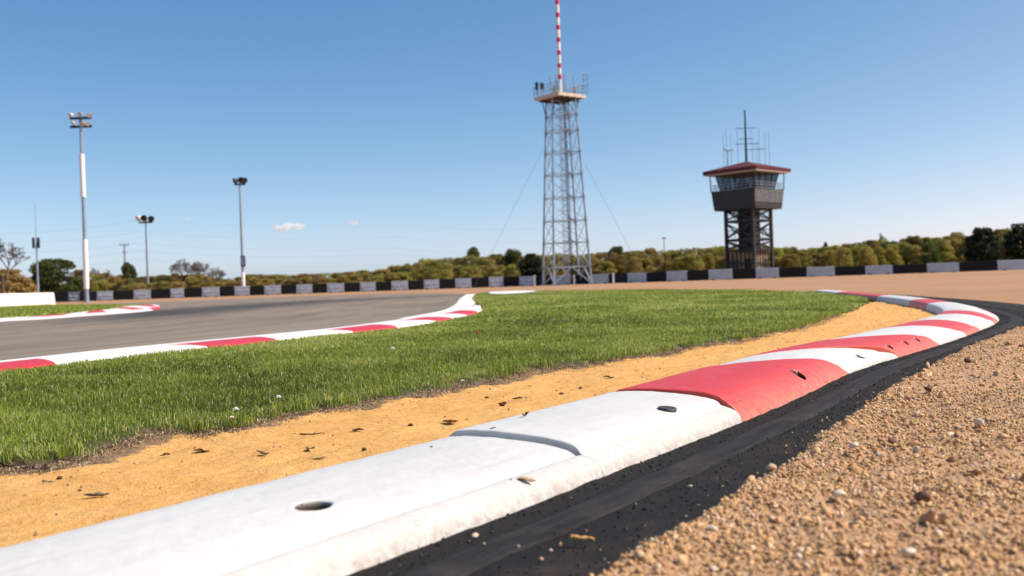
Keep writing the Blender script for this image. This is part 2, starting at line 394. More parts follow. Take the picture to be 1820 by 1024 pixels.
# track: strip between its inside and outside edges, a left hand bend at the far end
Rr = [(-9, -14), (-6.6, -4), (-5.2, 2), (-3.9, 7.66), (-2.69, 10.4), (-1.9, 12.6), (-1.35, 15.8), (-1.1, 19), (-1.2, 23), (-1.55, 33), (-1.9, 42.8), (-3.2, 53), (-7.5, 64.5), (-14.5, 71), (-21, 68), (-30, 63), (-45, 58)]
Ll = [(-17, -14), (-15.4, -4), (-14, 6), (-12.6, 15), (-11.7, 21.5), (-11.2, 23.6), (-10.9, 26), (-11.1, 29), (-12, 32), (-13.4, 35), (-14.9, 39), (-16.6, 43), (-18.3, 45), (-19.5, 45), (-23, 44), (-30, 42), (-45, 40)]
Rs = spline(Rr, 260); Ls = spline(Ll, 260)
lane = np.linspace(0, 1, 34)
V = Ls[:, None, :]*(1-lane[None, :, None]) + Rs[:, None, :]*lane[None, :, None]
al = np.r_[0, np.cumsum(np.linalg.norm(np.diff((Rs+Ls)/2, axis=0), axis=1))][:, None]+0*lane[None]
Yv = V[..., 1]
lanes = lane[None]+0*al
RL = spline([G(x, y)[:2] for x, y in ((60, 583), (120, 578), (240, 563), (340, 552), (455, 543), (600, 533.5), (760, 526))], 80)
dR = np.sqrt(((V[:, :, None, :]-RL[None, None])**2).sum(-1)); iR = dR.argmin(-1); dR = dR.min(-1)
rub = np.exp(-(dR/(1.0+2.6*iR/80))**2)*np.interp(iR, [0, 12, 24, 50, 79], [.0, .7, 1.35, 1.15, .6])
o = npmesh('track', np.concatenate([V, np.full(V.shape[:2]+(1,), -.006)], -1).reshape(-1, 3), gridfaces(260, 34), 'asphalt', lane=lanes, along=al, rubber=np.clip(rub, 0, 1)); tag(o, kind='structure')

# ------------------------------------------------------------------ near kerb: path of its outer foot
OUT = [(-2.05, -1.4), (-1.1, .18), (-.27, 1.56), (-.02, 1.935), (.22, 2.31), (.68, 3.02), (1.03, 3.60), (1.41, 4.27), (1.70, 4.72), (1.99, 5.12), (2.50, 5.83), (3.14, 6.78), (4.0, 8.2), (4.55, 9.55), (4.98, 11.0), (5.30, 12.3), (5.55, 13.5), (5.92, 15.7), (6.28, 18), (6.58, 19.8), (6.72, 20.8)]
KN = 2400
KP = spline(OUT, KN); KP = smooth_poly(KP, 60)
KS = np.r_[0, np.cumsum(np.linalg.norm(np.diff(KP, axis=0), axis=1))]
KT = np.gradient(KP, axis=0); KT /= np.linalg.norm(KT, axis=1)[:, None]
def kat(s): return np.stack([np.interp(s, KS, KP[:, 0]), np.interp(s, KS, KP[:, 1])], -1)
def ktan(s):
    t = np.stack([np.interp(s, KS, KT[:, 0]), np.interp(s, KS, KT[:, 1])], -1); return t/np.linalg.norm(t, axis=-1, keepdims=True)
def koff(s, t): T = ktan(s); return kat(s)+t[..., None]*np.stack([-T[..., 1], T[..., 0]], -1)   # t to the left = towards the sand
def ks(x, y):                                          # arc length of the kerb point nearest to a ground point
    p = G(x, y)[:2]; return KS[np.argmin(((KP-p)**2).sum(1))]
def kst(x, y, z):                                      # (s, t) of a point on the kerb top
    p = G(x, y, z)[:2]; i = np.argmin(((KP-p)**2).sum(1)); d = p-KP[i]; return KS[i], -KT[i, 1]*d[0]+KT[i, 0]*d[1]
KW = .455
def prof(kind, t):
    """height of the kerb top over its width, t measured from the outer foot"""
    if kind == 'lip':
        z = np.interp(t, [0, .008, .02, .04, .060, .064, .067, .074, .088, .11, .16, .22, .30, .38, .42, .44, .452, .455], [0, .020, .034, .043, .0480, .0475, .0485, .0565, .0625, .0675, .0745, .079, .082, .081, .0775, .070, .045, 0])
    elif kind == 'round':
        z = np.interp(t, [0, .010, .03, .06, .09, .12, .16, .22, .30, .38, .42, .44, .452, .455], [0, .020, .046, .067, .0785, .085, .089, .092, .093, .0905, .086, .076, .048, 0])
    else:   # arch with a narrow lip
        z = np.interp(t, [0, .006, .02, .04, .055, .09, .14, .20, .27, .34, .40, .43, .445, .452, .455], [0, .016, .028, .036, .0405, .055, .0695, .0805, .0855, .085, .0795, .073, .062, .040, 0])
    return z
_tf = np.linspace(0, KW, 1821); _pf = {}
for _k in ('lip', 'round', 'arch'):
    z_ = prof(_k, _tf); sg_ = .0022/(_tf[1]-_tf[0]) if _k == 'lip' else .006/(_tf[1]-_tf[0]); kx_ = np.arange(-int(4*sg_), int(4*sg_)+1); kw_ = np.exp(-.5*(kx_/sg_)**2); kw_ /= kw_.sum()
    zp_ = np.convolve(np.r_[-z_[len(kx_)//2:0:-1], z_, -z_[-2:-len(kx_)//2-1:-1]][:len(z_)+2*(len(kx_)//2)], kw_, 'valid'); n_ = min(len(zp_), len(z_)); zz_ = z_.copy(); zz_[:n_] = zp_[:n_]; _pf[_k] = np.where((_tf < .004) | (_tf > KW-.004), z_, zz_)
def prof(kind, t): return np.interp(t, _tf, _pf[kind])
def kerb_piece(kind, s0, s1, mat, dz=0., holes=(), drop0=0., label=None, k0=0., k1=0., gap0=0.):
    D = np.linalg.norm(kat((s0+s1)/2)-CAM[:2]); ds = float(np.clip(.0026*D, .005, .03))*(.62 if holes else 1)
    g = .0045
    uu = np.linspace(0, 1, max(8, int((s1-s0)/ds)))
    base_t = np.unique(np.r_[np.linspace(0, .02, 5), np.linspace(.02, .12, 20), np.linspace(.12, .40, int(np.clip(.28/ds, 14, 60))), np.linspace(.40, KW, 13)])
    for (hs, ht, rs, rt, dep) in holes:
        uc = (hs-s0-k0*ht)/max(1e-6, (s1+k1*ht)-(s0+k0*ht)); ur = rs*1.2/(s1-s0); nh = 64 if D < 4 else 26
        uu = np.r_[uu[np.abs(uu-uc) > ur], np.linspace(uc-ur, uc+ur, nh)]; base_t = np.r_[base_t[np.abs(base_t-ht) > rt*1.2], np.linspace(ht-rt*1.2, ht+rt*1.2, nh)]
    uu = np.unique(np.clip(uu, 0, 1)); base_t = np.unique(np.clip(base_t, 0, KW))
    Uu, T = np.meshgrid(uu, base_t, indexing='ij')
    gm_ = sstep(.058, .068, T) if kind == 'lip' else 1.; sa, sb = s0+(g+gap0)*gm_+k0*T, s1-g*gm_+k1*T; S = sa+Uu*(sb-sa)
    Z = prof(kind, T)
    edge = np.minimum(S-sa, sb-S)+g+(1-gm_)*.05
    top = sstep(.0, .02, T)*sstep(0, .02, KW-T)
    Z = Z - .006*np.exp(-edge/.006)*top                       # eased ends
    Z = Z + dz*sstep(.055, .075, T)*sstep(0, .03, KW-T)
    Z = Z + (.0014*fbm(S*9, T*9, 3, 3) + .0007*fbm(S*55, T*55, 2, 8))*top*2
    # broken, uneven foot on the black strip
    foot = np.exp(-T/.012); ny = fbm(S*14, S*0+3.1, 4, 5)*.006*foot
    Z = Z + .0012*fbm(S*90, T*90, 2, 9)*np.exp(-T/.03)
    grime = np.exp(-T/(.034 if mat[0] == 'r' else .016))*.85 + (.24*(1-sstep(.058, .072, T)) if kind == 'lip' else 0) + .45*np.exp(-(KW-T)/.02) + .25*np.exp(-edge/.006)
    soil = np.zeros_like(S)
    for (hs, ht, rs, rt, dep) in holes:
        r = np.sqrt(((S-hs)/rs)**2+((T-ht)/rt)**2)*(1+.10*fbm(S*60, T*60, 2, 4))
        Z = Z - dep*(1-sstep(.82, 1.02, r)) - .002*(1-sstep(1., 1.18, r))
        soil = np.maximum(soil, 1-sstep(.985, 1.03, r));  # soil colour carried up the hole walls, painting their shade as well
    XY = koff(S, T+ny)
    V = np.concatenate([XY, np.maximum(Z, -.012)[..., None]], -1)
    n, mm = S.shape
    Vf = V.reshape(-1, 3); F = [tuple(f) for f in gridfaces(n, mm)]
    # end caps and bottom
    VV = [tuple(p) for p in Vf]
    gr = list(grime.ravel()); so_ = list(soil.ravel())
    for row in (0, n-1):
        idx = [row*mm+k for k in range(mm)]; b0 = len(VV)
        for k in idx: VV.append((VV[k][0], VV[k][1], -.012)); gr.append(.5); so_.append(0)
        for k in range(mm-1):
            q = (idx[k], idx[k+1], b0+k+1, b0+k); F.append(q if row == 0 else q[::-1])
    me = bpy.data.meshes.new('kerb_block'); me.from_pydata(VV, [], F); me.materials.append(MATS[mat])
    ex_ = len(VV)-n*mm; alo = list(S.ravel())+[0]*ex_; cro = list(T.ravel())+[0]*ex_
    for k, v in (('grime', gr), ('soil', so_), ('along', alo), ('cross', cro)):
        a = me.attributes.new(k, 'FLOAT', 'POINT'); a.data.foreach_set('value', np.asarray(v, np.float32) if k in ('along', 'cross') else np.clip(np.asarray(v, np.float32), 0, 1))
    nt_ = n*mm
    me.polygons.foreach_set('use_smooth', [max(f) < nt_ for f in F]); me.update()
    o = bpy.data.objects.new('kerb_block', me); col.objects.link(o)
    tag(o, label, 'kerb block', 'red and white kerb blocks beside the black strip')
    return o
sA = ks(1090, 846)-.02                       # joint between the two white blocks
sB = ks(1321, 751); sC = ks(1493, 664); sD = ks(1609, 636); sE = ks(1670, 614)
def ktopz(x, y, kind, dz=0.):     # (s, t, z) where the sight line of a photo point first meets the kerb top
    for z in np.arange(.125, 0, -.0008):
        s_, t_ = kst(x, y, z)
        if 0 < t_ < KW and float(prof(kind, t_))+dz*float(sstep(.055, .075, t_)) >= z: return s_, float(t_), z
    return (*kst(x, y, .05), .05)
def ktop(x, y, kind, dz=0.): return ktopz(x, y, kind, dz)[:2]
h1 = ktop(556, 898, 'lip', -.005); h3 = ktop(1420, 665, 'round', .003); h4 = ktop(1529, 635, 'arch', .004)
L = KS[-1]
def bnd(ox, oy, ix, iy, zo=0., zi=.08):      # a joint across the kerb: arc length at the outer foot and its slant
    so_, _ = kst(ox, oy, zo); si, ti = kst(ix, iy, zi); return so_, (si-so_)/max(.2, min(ti, KW))
J34 = bnd(1493, 665, 1265, 655, 0, .082); J45 = bnd(1609, 636, 1390, 627, 0, .082); J56 = bnd(1670, 614, 1480, 605, 0, .08); J67 = bnd(1706, 597, 1557, 584, 0, .08)
J78 = bnd(1731, 588, 1602, 571, 0, .08); J89 = bnd(1752, 572, 1631, 561, .02, .075); J90 = bnd(1759, 566, 1634, 555, .03, .07); J01 = bnd(1762, 558, 1631, 549, .04, .06)
print('joints', [tuple(np.round(j, 2)) for j in (J34, J45, J56, J67, J78, J89, J90, J01)], L)
sC, sD, sE = J34[0], J45[0], J56[0]
kb = []
kb.append(kerb_piece('lip', .05, sA, 'white_kerb_paint', -.005, ((h1[0], h1[1],   .035, .028, .07),), label='long white kerb block with a round hole full of dirt'))
w2 = kerb_piece('lip', sA, sB, 'white_kerb_paint', .007, (), gap0=.006, label='white kerb block with a dark round plug, before the first red block'); kb.append(w2)
kb.append(kerb_piece('round', sB, sC, 'red_kerb_paint', .003, ((h3[0], float(np.clip(h3[1], .06, .38)), .040, .030, .05),), label='large red kerb block with one oval slot in its top', k1=J34[1]))
kb.append(kerb_piece('arch', sC, sD, 'white_kerb_paint', .004, ((h4[0], float(np.clip(h4[1], .06, .38)), .022, .026, .04),), label='white kerb block with a thin slit, between two red blocks with holes', k0=J34[1], k1=J45[1]))
hh = [ktop(x, y, 'round') for x, y in ((1583, 617), (1614, 612), (1637, 610))]
print('holes', h1, h3, h4, hh, sD, sE)
kb.append(kerb_piece('round', sD, sE, 'red_kerb_paint', -.004, tuple((a, float(np.clip(b_, .05, .4)), .024, .020, .04) for a, b_ in hh), label='red kerb block with a row of three small chipped holes', k0=J45[1], k1=J56[1]))
kb.append(kerb_piece('arch', sE, J67[0], 'white_kerb_paint', .002, label='clean white kerb block just beyond the red block with three chips', k0=J56[1], k1=J67[1]))
kb.append(kerb_piece('arch', J67[0], J78[0], 'red_kerb_paint', .002, label='red kerb block without holes where the row starts to bend', k0=J67[1], k1=J78[1]))
words = ['first', 'second', 'third', 'fourth', 'fifth', 'sixth', 'seventh', 'eighth', 'ninth', 'tenth', 'eleventh', 'twelfth', 'thirteenth', 'fourteenth', 'fifteenth', 'sixteenth', 'seventeenth', 'eighteenth', 'nineteenth', 'twentieth']
fs = [J78, J89, J90, J01]
sq = np.linspace(J01[0]+.35, L-.02, 600); qx, qy, qk = to_px(np.c_[koff(sq, np.full_like(sq, .2)), np.full_like(sq, .08)])
def s_far(x): i = np.argmin(np.abs(qx-x)); return float(sq[i])
print('far px', qx[0], qx[-1])
for x_, kk_ in ((1738, .3), (1690, 0), (1655, 0), (1590, 0), (1512, 0), (1470, 0)): fs.append((max(fs[-1][0]+.3, s_far(x_)), kk_))
for i in range(len(fs)-1):
    if fs[i+1][0]-fs[i][0] < .1: continue
    wt = i % 2 == 0
    kb.append(kerb_piece('arch', fs[i][0], fs[i+1][0], 'white_kerb_paint' if wt else 'red_kerb_paint', .002, k0=fs[i][1], k1=fs[i+1][1],
        label=f"{'white' if wt else 'red'} kerb block, {words[i]} block past the holeless red one in the bend"))
pl = ktop(1186, 729, 'lip', .007)
pc = koff(np.array(pl[0]), np.array(pl[1])); tn = ktan(np.array(pl[0]))
zt = float(prof('lip', np.array(pl[1])))+.009
plsl = float(prof('lip', np.array(pl[1]+.02))-prof('lip', np.array(pl[1]-.02)))/.04; print('plug t', pl, plsl)
m = MB(); n = 28; ang = np.linspace(0, 2*PI, n, endpoint=False); nr = np.array([-tn[1], tn[0]])
ring = lambda r, z: [(*(pc+tn*r*1.05*math.cos(a)+nr*r*math.sin(a)), float(prof('lip', np.array(pl[1])))+.55*r*math.sin(a)*plsl+.0125+z) for a in ang]
m.add(ring(.026, -.008)+ring(.026, .0008)+ring(.022, .0016)+ring(.020, .0002)+ring(.005, .0006), [(k*n+i, k*n+(i+1) % n, (k+1)*n+(i+1) % n, (k+1)*n+i) for k in range(4) for i in range(n)]+[tuple(4*n+i for i in range(n))])
o = m.build('plug', 'plug_metal', w2, True)

# ------------------------------------------------------------------ black tarmac beside the kerb, with a raised rubber strip
GB = [(-1.55, -1.4), (-.75, -.05), (.06, 1.42), (.30, 1.78), (.43, 2.01), (.57, 2.25), (1.0, 3.03), (1.29, 3.54), (1.79, 4.36), (2.29, 5.15), (3.05, 6.25), (4.15, 7.85), (5.0, 9.3), (5.55, 10.7), (5.9, 12.0), (6.15, 13.3), (6.45, 15.2), (6.75, 17.4), (7.0, 20.5)]
GBs = smooth_poly(spline(GB, 500), 10)
ss = np.linspace(.02, L-.02, 700)
K0 = koff(ss, np.full_like(ss, .02))
# outer edge of the strip: nearest point across on GB along the kerb normal
T_ = ktan(ss); Nn = np.stack([T_[:, 1], -T_[:, 0]], -1)
wid = np.empty(len(ss))
for i in range(len(ss)):
    d = GBs-K0[i]; lon = d@T_[i]; lat = d@Nn[i]; ok = (np.abs(lon) < .25) & (lat > 0)
    wid[i] = lat[ok].min() if ok.any() else np.nan
ok = ~np.isnan(wid); wid = np.interp(ss, ss[ok], wid[ok]); wid = np.convolve(np.pad(wid, 12, mode='edge'), np.ones(25)/25, 'valid')
tt = np.linspace(0, 1, 26)
S, Tt = np.meshgrid(ss, tt, indexing='ij')
off = Tt*(wid[:, None]+.10)
XY = K0[:, None, :]+Nn[:, None, :]*off[..., None]
Zs = -.002+.006*fbm(XY[..., 0]*14, XY[..., 1]*14, 4, 21)+.004*sstep(.05, 0., off)
o = npmesh('tarmac_strip', np.concatenate([XY, Zs[..., None]], -1).reshape(-1, 3), gridfaces(len(ss), len(tt))[:, ::-1], 'tarmac_crumb', dust=sstep(.16, .3, off)); tag(o, kind='structure')
rb0 = .105+.01*np.sin(ss*1.3); rbw = .085+.02*sstep(2, 6, ss)
prs = np.array([[0, -.006], [.05, .002], [.14, .005], [.3, .0065], [.45, .0055], [.55, .0062], [.7, .0048], [.86, .0045], [.95, .001], [1, -.006]])
rbw = np.minimum(rbw, wid*.36); rb0 = np.minimum(rb0, wid*.30)
XY = K0[:, None, :]+Nn[:, None, :]*(rb0[:, None]+rbw[:, None]*prs[None, :, 0]+.004*fbm(ss*14, ss*0, 3, 31)[:, None])[..., None]
Zs = np.where(prs[None, :, 1] > 0, prs[None, :, 1]*.6, prs[None, :, 1])+.0045*fbm(XY[..., 0]*25, XY[..., 1]*25, 3, 33)
o = npmesh('rubber_band', np.concatenate([XY, Zs[..., None]], -1).reshape(-1, 3), gridfaces(len(ss), len(prs))[:, ::-1], 'rubber_strip', across=np.broadcast_to(prs[None, :, 0], XY.shape[:2]), along=np.broadcast_to(ss[:, None], XY.shape[:2]))
tag(o, 'dark grey raised rubber band running along the black tarmac beside the kerb', 'rubber band')

# ------------------------------------------------------------------ gravel bed on the right
GE = resample(smooth_poly(GBs[:430], 6), 620, power=np.r_[np.linspace(0, .08, 40)[:-1], np.linspace(.08, .5, 400)[:-1], np.linspace(.5, 1, 182)])
gt = np.gradient(GE, axis=0); gt /= np.linalg.norm(gt, axis=1)[:, None]; gn = np.array([.93, -.36])
vv = np.linspace(0, 1, 230)**2.0*6.5
Ds = np.linalg.norm(GE, axis=1)
jit = .03*fbm(GE[:, 0]*9, GE[:, 1]*9, 5, 41)*2+.012*fbm(GE[:, 0]*60, GE[:, 1]*60, 3, 42)*2
XY = GE[:, None, :]+gn[None, None, :]*(vv[None, :, None])+gn[None, None, :]*(jit[:, None, None]*np.exp(-vv/.25)[None, :, None])
def gravel_z(x, y, d):
    z = .046*sstep(0, .06, d)*(.75+.25*sstep(.1, .6, d))
    amp = sstep(0, .05, d)
    z = z + amp*(.030*fbm(x*3.1, y*3.1, 3, 51)+.026*fbm(x*15, y*15, 4, 53)+.010*fbm(x*70, y*70, 3, 55))
    fade = 1-sstep(8.2, 10.2, y)
    return z*fade-.02*(1-fade)-.018*(1-sstep(0, .02, d))
Dd = np.broadcast_to(vv[None, :], XY.shape[:2])
Zs = gravel_z(XY[..., 0], XY[..., 1], Dd)
o = npmesh('gravel_bed', np.concatenate([XY, Zs[..., None]], -1).reshape(-1, 3), gridfaces(*XY.shape[:2])[:, ::-1], 'gravel_soil'); tag(o, kind='structure')

# loose stones: one mass
ico = bmesh.new(); bmesh.ops.create_icosphere(ico, subdivisions=1, radius=1); IV1 = np.array([v.co for v in ico.verts]); IF1 = np.array([[v.index for v in f.verts] for f in ico.faces]); ico.free()
ico = bmesh.new(); bmesh.ops.create_icosphere(ico, subdivisions=2, radius=1); IV2 = np.array([v.co for v in ico.verts]); IF2 = np.array([[v.index for v in f.verts] for f in ico.faces]); ico.free()
def rand_rot(n):
    q = rng.normal(size=(n, 4)); q /= np.linalg.norm(q, axis=1)[:, None]; w_, x, y, z = q.T
    return np.stack([1-2*(y*y+z*z), 2*(x*y-z*w_), 2*(x*z+y*w_), 2*(x*y+z*w_), 1-2*(x*x+z*z), 2*(y*z-x*w_), 2*(x*z-y*w_), 2*(y*z+x*w_), 1-2*(x*x+y*y)], 1).reshape(n, 3, 3)
def stones(P, size, tone, IV, IF, lump=.36):
    n = len(P); k = len(IV)
    base = IV[None]*(1+lump*(rng.random((n, k, 1))-.5)*2)*np.stack([1+.8*rng.random(n)**2, 1-.15*rng.random(n), .75-.3*rng.random(n)], 1)[:, None, :]
    V = np.einsum('nij,nkj->nki', rand_rot(n), base)*size[:, None, None]+P[:, None, :]
    F = IF[None]+(np.arange(n)*k)[:, None, None]
    return V.reshape(-1, 3), F.reshape(-1, 3), np.repeat(tone, k)
allV, allF, allT = [], [], []; nv = 0
for (dmin, dmax, dens, smin, smax, IV, IF) in ((.7, 2.0, 17000, .0017, .0064, IV1, IF1), (1.9, 3.6, 9000, .0019, .0058, IV1, IF1), (3.4, 7.5, 2200, .0026, .0068, IV1, IF1), (.7, 3.2, 230, .005, .0105, IV2, IF2), (3.2, 8, 40, .006, .012, IV2, IF2), (.9, 5, 16, .009, .015, IV2, IF2), (.9, 8, 2.5, .012, .019, IV2, IF2)):
    # area-weighted sampling on the bed
    q = XY; a = np.linalg.norm(np.cross(np.diff(q, axis=0)[:, :-1], np.diff(q, axis=1)[:-1])[..., None], axis=-1)
    cen = q[:-1, :-1]; cz = np.concatenate([cen, np.full(cen.shape[:2]+(1,), .03)], -1)
    pxx, pyy, kk = to_px(cz.reshape(-1, 3)); vis = (kk > .3) & (pxx > 750) & (pxx < 2100) & (pyy < 1250); vis = vis.reshape(a.shape)
    dist = np.linalg.norm(cen, axis=-1)
    lam = a*dens*vis*np.clip(.75+2.6*fbm(cen[..., 0]*4.5, cen[..., 1]*4.5, 4, 57), .12, 1.7)*(dist > dmin)*(dist < dmax)*(1+1.5*np.exp(-Dd[:-1, :-1]/.08))
    cnt = rng.poisson(lam)
    I, J = np.nonzero(cnt); I = np.repeat(I, cnt[I, J]); J = np.repeat(J, cnt[np.nonzero(cnt)])
    if len(I) == 0: continue
    fu = rng.random(len(I)); fv = rng.random(len(I))
    g3 = np.concatenate([XY, Zs[..., None]], -1)
    P = (g3[I, J]*(1-fu)[:, None]+g3[I+1, J]*fu[:, None]); P = P+(g3[I, J+1]-g3[I, J])*fv[:, None]
    size = smin*(smax/smin)**(rng.random(len(I))**1.6)
    P[:, 2] += size*.25
    tone = np.clip(rng.normal(.52, .27, len(I)), 0, 1); big = rng.random(len(I)); tone[big > .985] = 1; tone[big < .03] = .03
    v_, f_, t_ = stones(P, size, tone, IV, IF); allV.append(v_); allF.append(f_+nv); allT.append(t_); nv += len(v_)
# spill of grains on the tarmac edge
k = 450; i = rng.integers(40, 460, k); dd = -rng.exponential(.035, k); P2 = GBs[i]+gn*dd[:, None]+rng.normal(0, .01, (k, 2)); P = np.c_[P2, np.full(k, .004)]
v_, f_, t_ = stones(P, .0015+.003*rng.random(k)**2, np.clip(rng.normal(.5, .25, k), 0, 1), IV1, IF1); allV.append(v_); allF.append(f_+nv); allT.append(t_); nv += len(v_)
k = 16000; i = rng.integers(60, 640, k); offk = rng.random(k)**1.3*.34; P2 = K0[i]+Nn[i]*offk[:, None]+rng.normal(0, .006, (k, 2)); offok = offk < wid[i]+.02; P2 = P2[offok]; k = len(P2)
v_, f_, t_ = stones(np.c_[P2, np.full(k, .001)], .0008+.0022*rng.random(k)**2, rng.random(k), IV1, IF1)
oc = npmesh('tarmac_crumbs', v_, f_, 'crumb', smooth=True, tone=t_); tag(oc, 'loose black crumbs lying on the tarmac strip', 'crumbs', kind='stuff')
o = npmesh('gravel', np.vstack(allV), np.vstack(allF), 'stone', smooth=True, tone=np.concatenate(allT))
tag(o, 'loose tan gravel stones lying over the gravel bed', 'gravel', kind='stuff')
print('stones', len(np.vstack(allF)))

# ------------------------------------------------------------------ infield lawn and sand
LF_px = [(-420, 905), (-160, 860), (0, 833), (75, 827), (131, 816), (195, 797), (262, 777), (337, 771), (424, 763), (487, 748), (544, 734), (610, 729), (662, 712), (737, 706), (850, 685), (925, 663), (1009, 653), (1109, 638), (1163, 635), (1218, 618), (1301, 610), (1405, 588), (1468, 567), (1518, 554), (1547, 538)]
LF = np.array([(-3.6, -2.2), (-2.6, -.2)]+px2(LF_px))
LB_px = [(-420, 690), (-160, 668), (0, 655), (97, 650), (210, 636), (364, 617), (489, 604), (554, 599), (625, 591), (708, 584), (778, 573), (831, 562), (853, 551)]
LB = [(-6.6, 2.0), (-4.9, 4.3), (-3.45, 6.5), (-3.08, 7.0), (-2.62, 8.1), (-2.2, 9.15), (-1.9, 9.7), (-1.62, 10.2), (-1.22, 11.2), (-.9, 12.6), (-.62, 14.6), (-.5, 17.3), (-.62, 21), (-.9, 24), (-1.25, 33), (-1.6, 43), (-1.4, 47), (1.2, 46), (4.97, 36), (6.3, 27), (6.36, 21), (5.9, 17.3), (5.12, 14.3)]
LB = [((x*.905, y*.905) if k < 13 else (x, y)) for k, (x, y) in enumerate(LB)]
LFs = smooth_poly(resample(LF, 900), 2)
LFs = LFs+np.stack([.05*fbm(LFs[:, 0]*6, LFs[:, 1]*6, 4, 61), .22*fbm(LFs[:, 0]*4, LFs[:, 1]*4, 6, 62)+.10*fbm(LFs[:, 0]*14, LFs[:, 1]*14, 4, 64)+.03], -1)
pair = np.r_[np.linspace(0, .75, 300), np.linspace(.75, 1, 90)[1:]]
# pair front and back by parameter tuned so that quads stay well shaped
LB = [(-11.0, -6.0), (-8.2, -1.0)]+LB
LBs = resample(smooth_poly(LB, 0), 900)
pf = np.linspace(0, 1, 900)
dB = np.r_[0, np.cumsum(np.linalg.norm(np.diff(LB, axis=0), axis=1))]; dB /= dB[-1]
kf = [0, .36, .54, .69, .77, .87, 1.]; kbk = [0, dB[5], dB[10], dB[14], dB[18], dB[20], 1.]
LBm = np.stack([np.interp(np.interp(pf, kf, kbk), dB, np.array(LB)[:, j]) for j in (0, 1)], -1)
v = np.r_[-.004, 0, .003, .007, .012, .018, .026, .036, .05, .07, np.linspace(.1, 1, 40)]
V = LFs[:, None, :]*(1-v[None, :, None])+LBm[:, None, :]*v[None, :, None]
dF = np.linalg.norm(V-LFs[:, None, :], axis=-1); dF[:, 0] *= -1
def lawn_z(x, y, d): return .004+.016*sstep(0, .07, d)+.012*sstep(.1, .8, d)+.02*fbm(x*1.7, y*1.7, 3, 71)*sstep(0, .4, d)
Zl = lawn_z(V[..., 0], V[..., 1], dF)*sstep(0, .02, 1-v)[None]-.02*(v < 0)[None]
bare = 1-sstep(.0, .07, dF+.06*fbm(V[..., 0]*14, V[..., 1]*14, 4, 72)*2)
lawn = npmesh('lawn', np.concatenate([V, Zl[..., None]], -1).reshape(-1, 3), gridfaces(*V.shape[:2]), 'turf', bare=bare); tag(lawn, kind='structure')
if lawn.data.polygons[5000].normal.z < 0: lawn.data.flip_normals()

# sand: from under the lawn edge to under the kerb
ksn = []
for p in LFs[::2]:
    i = np.argmin(((KP-p)**2).sum(1)); ksn.append(KS[i])
ksn = np.maximum.accumulate(np.array(ksn)); ksn = np.convolve(np.pad(ksn, 6, mode='edge'), np.ones(13)/13, 'valid')
ksn[-30:] = np.interp(np.arange(30), [0, 29], [ksn[-30], ks(1600, 545)+2.2])
Kin = koff(ksn, np.full_like(ksn, KW-.06))
A = LFs[::2]; dirv = Kin-A; wl = np.linalg.norm(dirv, axis=1)
A2 = A-dirv/wl[:, None]*.22
v = np.linspace(0, 1, 130)
Vs = A2[:, None, :]*(1-v[None, :, None])+Kin[:, None, :]*v[None, :, None]
dE = np.linalg.norm(Vs-A2[:, None, :], axis=-1)-.22; dK = np.linalg.norm(Vs-Kin[:, None, :], axis=-1)
Zz = .015*fbm(Vs[..., 0]*3, Vs[..., 1]*4, 3, 81)*2+.010*fbm(Vs[..., 0]*16, Vs[..., 1]*16, 5, 83)*2+.004*np.minimum(0, fbm(Vs[..., 0]*40, Vs[..., 1]*40, 3, 86)*2+.15)*2+.018*np.exp(-dK/.15)*(1-sstep(6.5, 8.5, Vs[..., 1]))
soilw = (1-sstep(.01, .22, dE+.10*fbm(Vs[..., 0]*2.3, Vs[..., 1]*2.3, 3, 88)*2))*.95*(1-.75*sstep(5.2, 7.5, Vs[..., 1]))
Zz = Zz+.012*(1-sstep(0.05, .22, dE))*fbm(Vs[..., 0]*26, Vs[..., 1]*26, 4, 85)*2.6
sand = npmesh('sand', np.concatenate([Vs, Zz[..., None]], -1).reshape(-1, 3), gridfaces(*Vs.shape[:2]), 'sand', soil=soilw); tag(sand, kind='structure')
if sand.data.polygons[5000].normal.z < 0: sand.data.flip_normals()
k = 6500; i_ = rng.integers(2, Vs.shape[0]-2, k); j_ = np.clip((rng.random(k)**1.5*124).astype(int)+2, 2, 128); Pc = np.c_[Vs[i_, j_]+rng.normal(0, .012, (k, 2)), Zz[i_, j_]]; okc = dE[i_, j_] > .02
Pc = Pc[okc]; k = len(Pc); v_, f_, t_ = stones(Pc, .0009+.0050*rng.random(k)**5, np.where(rng.random(k) < .5, rng.random(k)*.12, .4+.6*rng.random(k)), IV1, IF1)
oc = npmesh('sand_crumbs', v_, f_, 'stone', smooth=True, tone=t_); tag(oc, 'small crumbs of soil and grit lying on the orange sand', 'crumbs', kind='stuff')
def sand_z(x, y):
    i = np.argmin((Vs[..., 0]-x)**2+(Vs[..., 1]-y)**2); return Zz.ravel()[i]

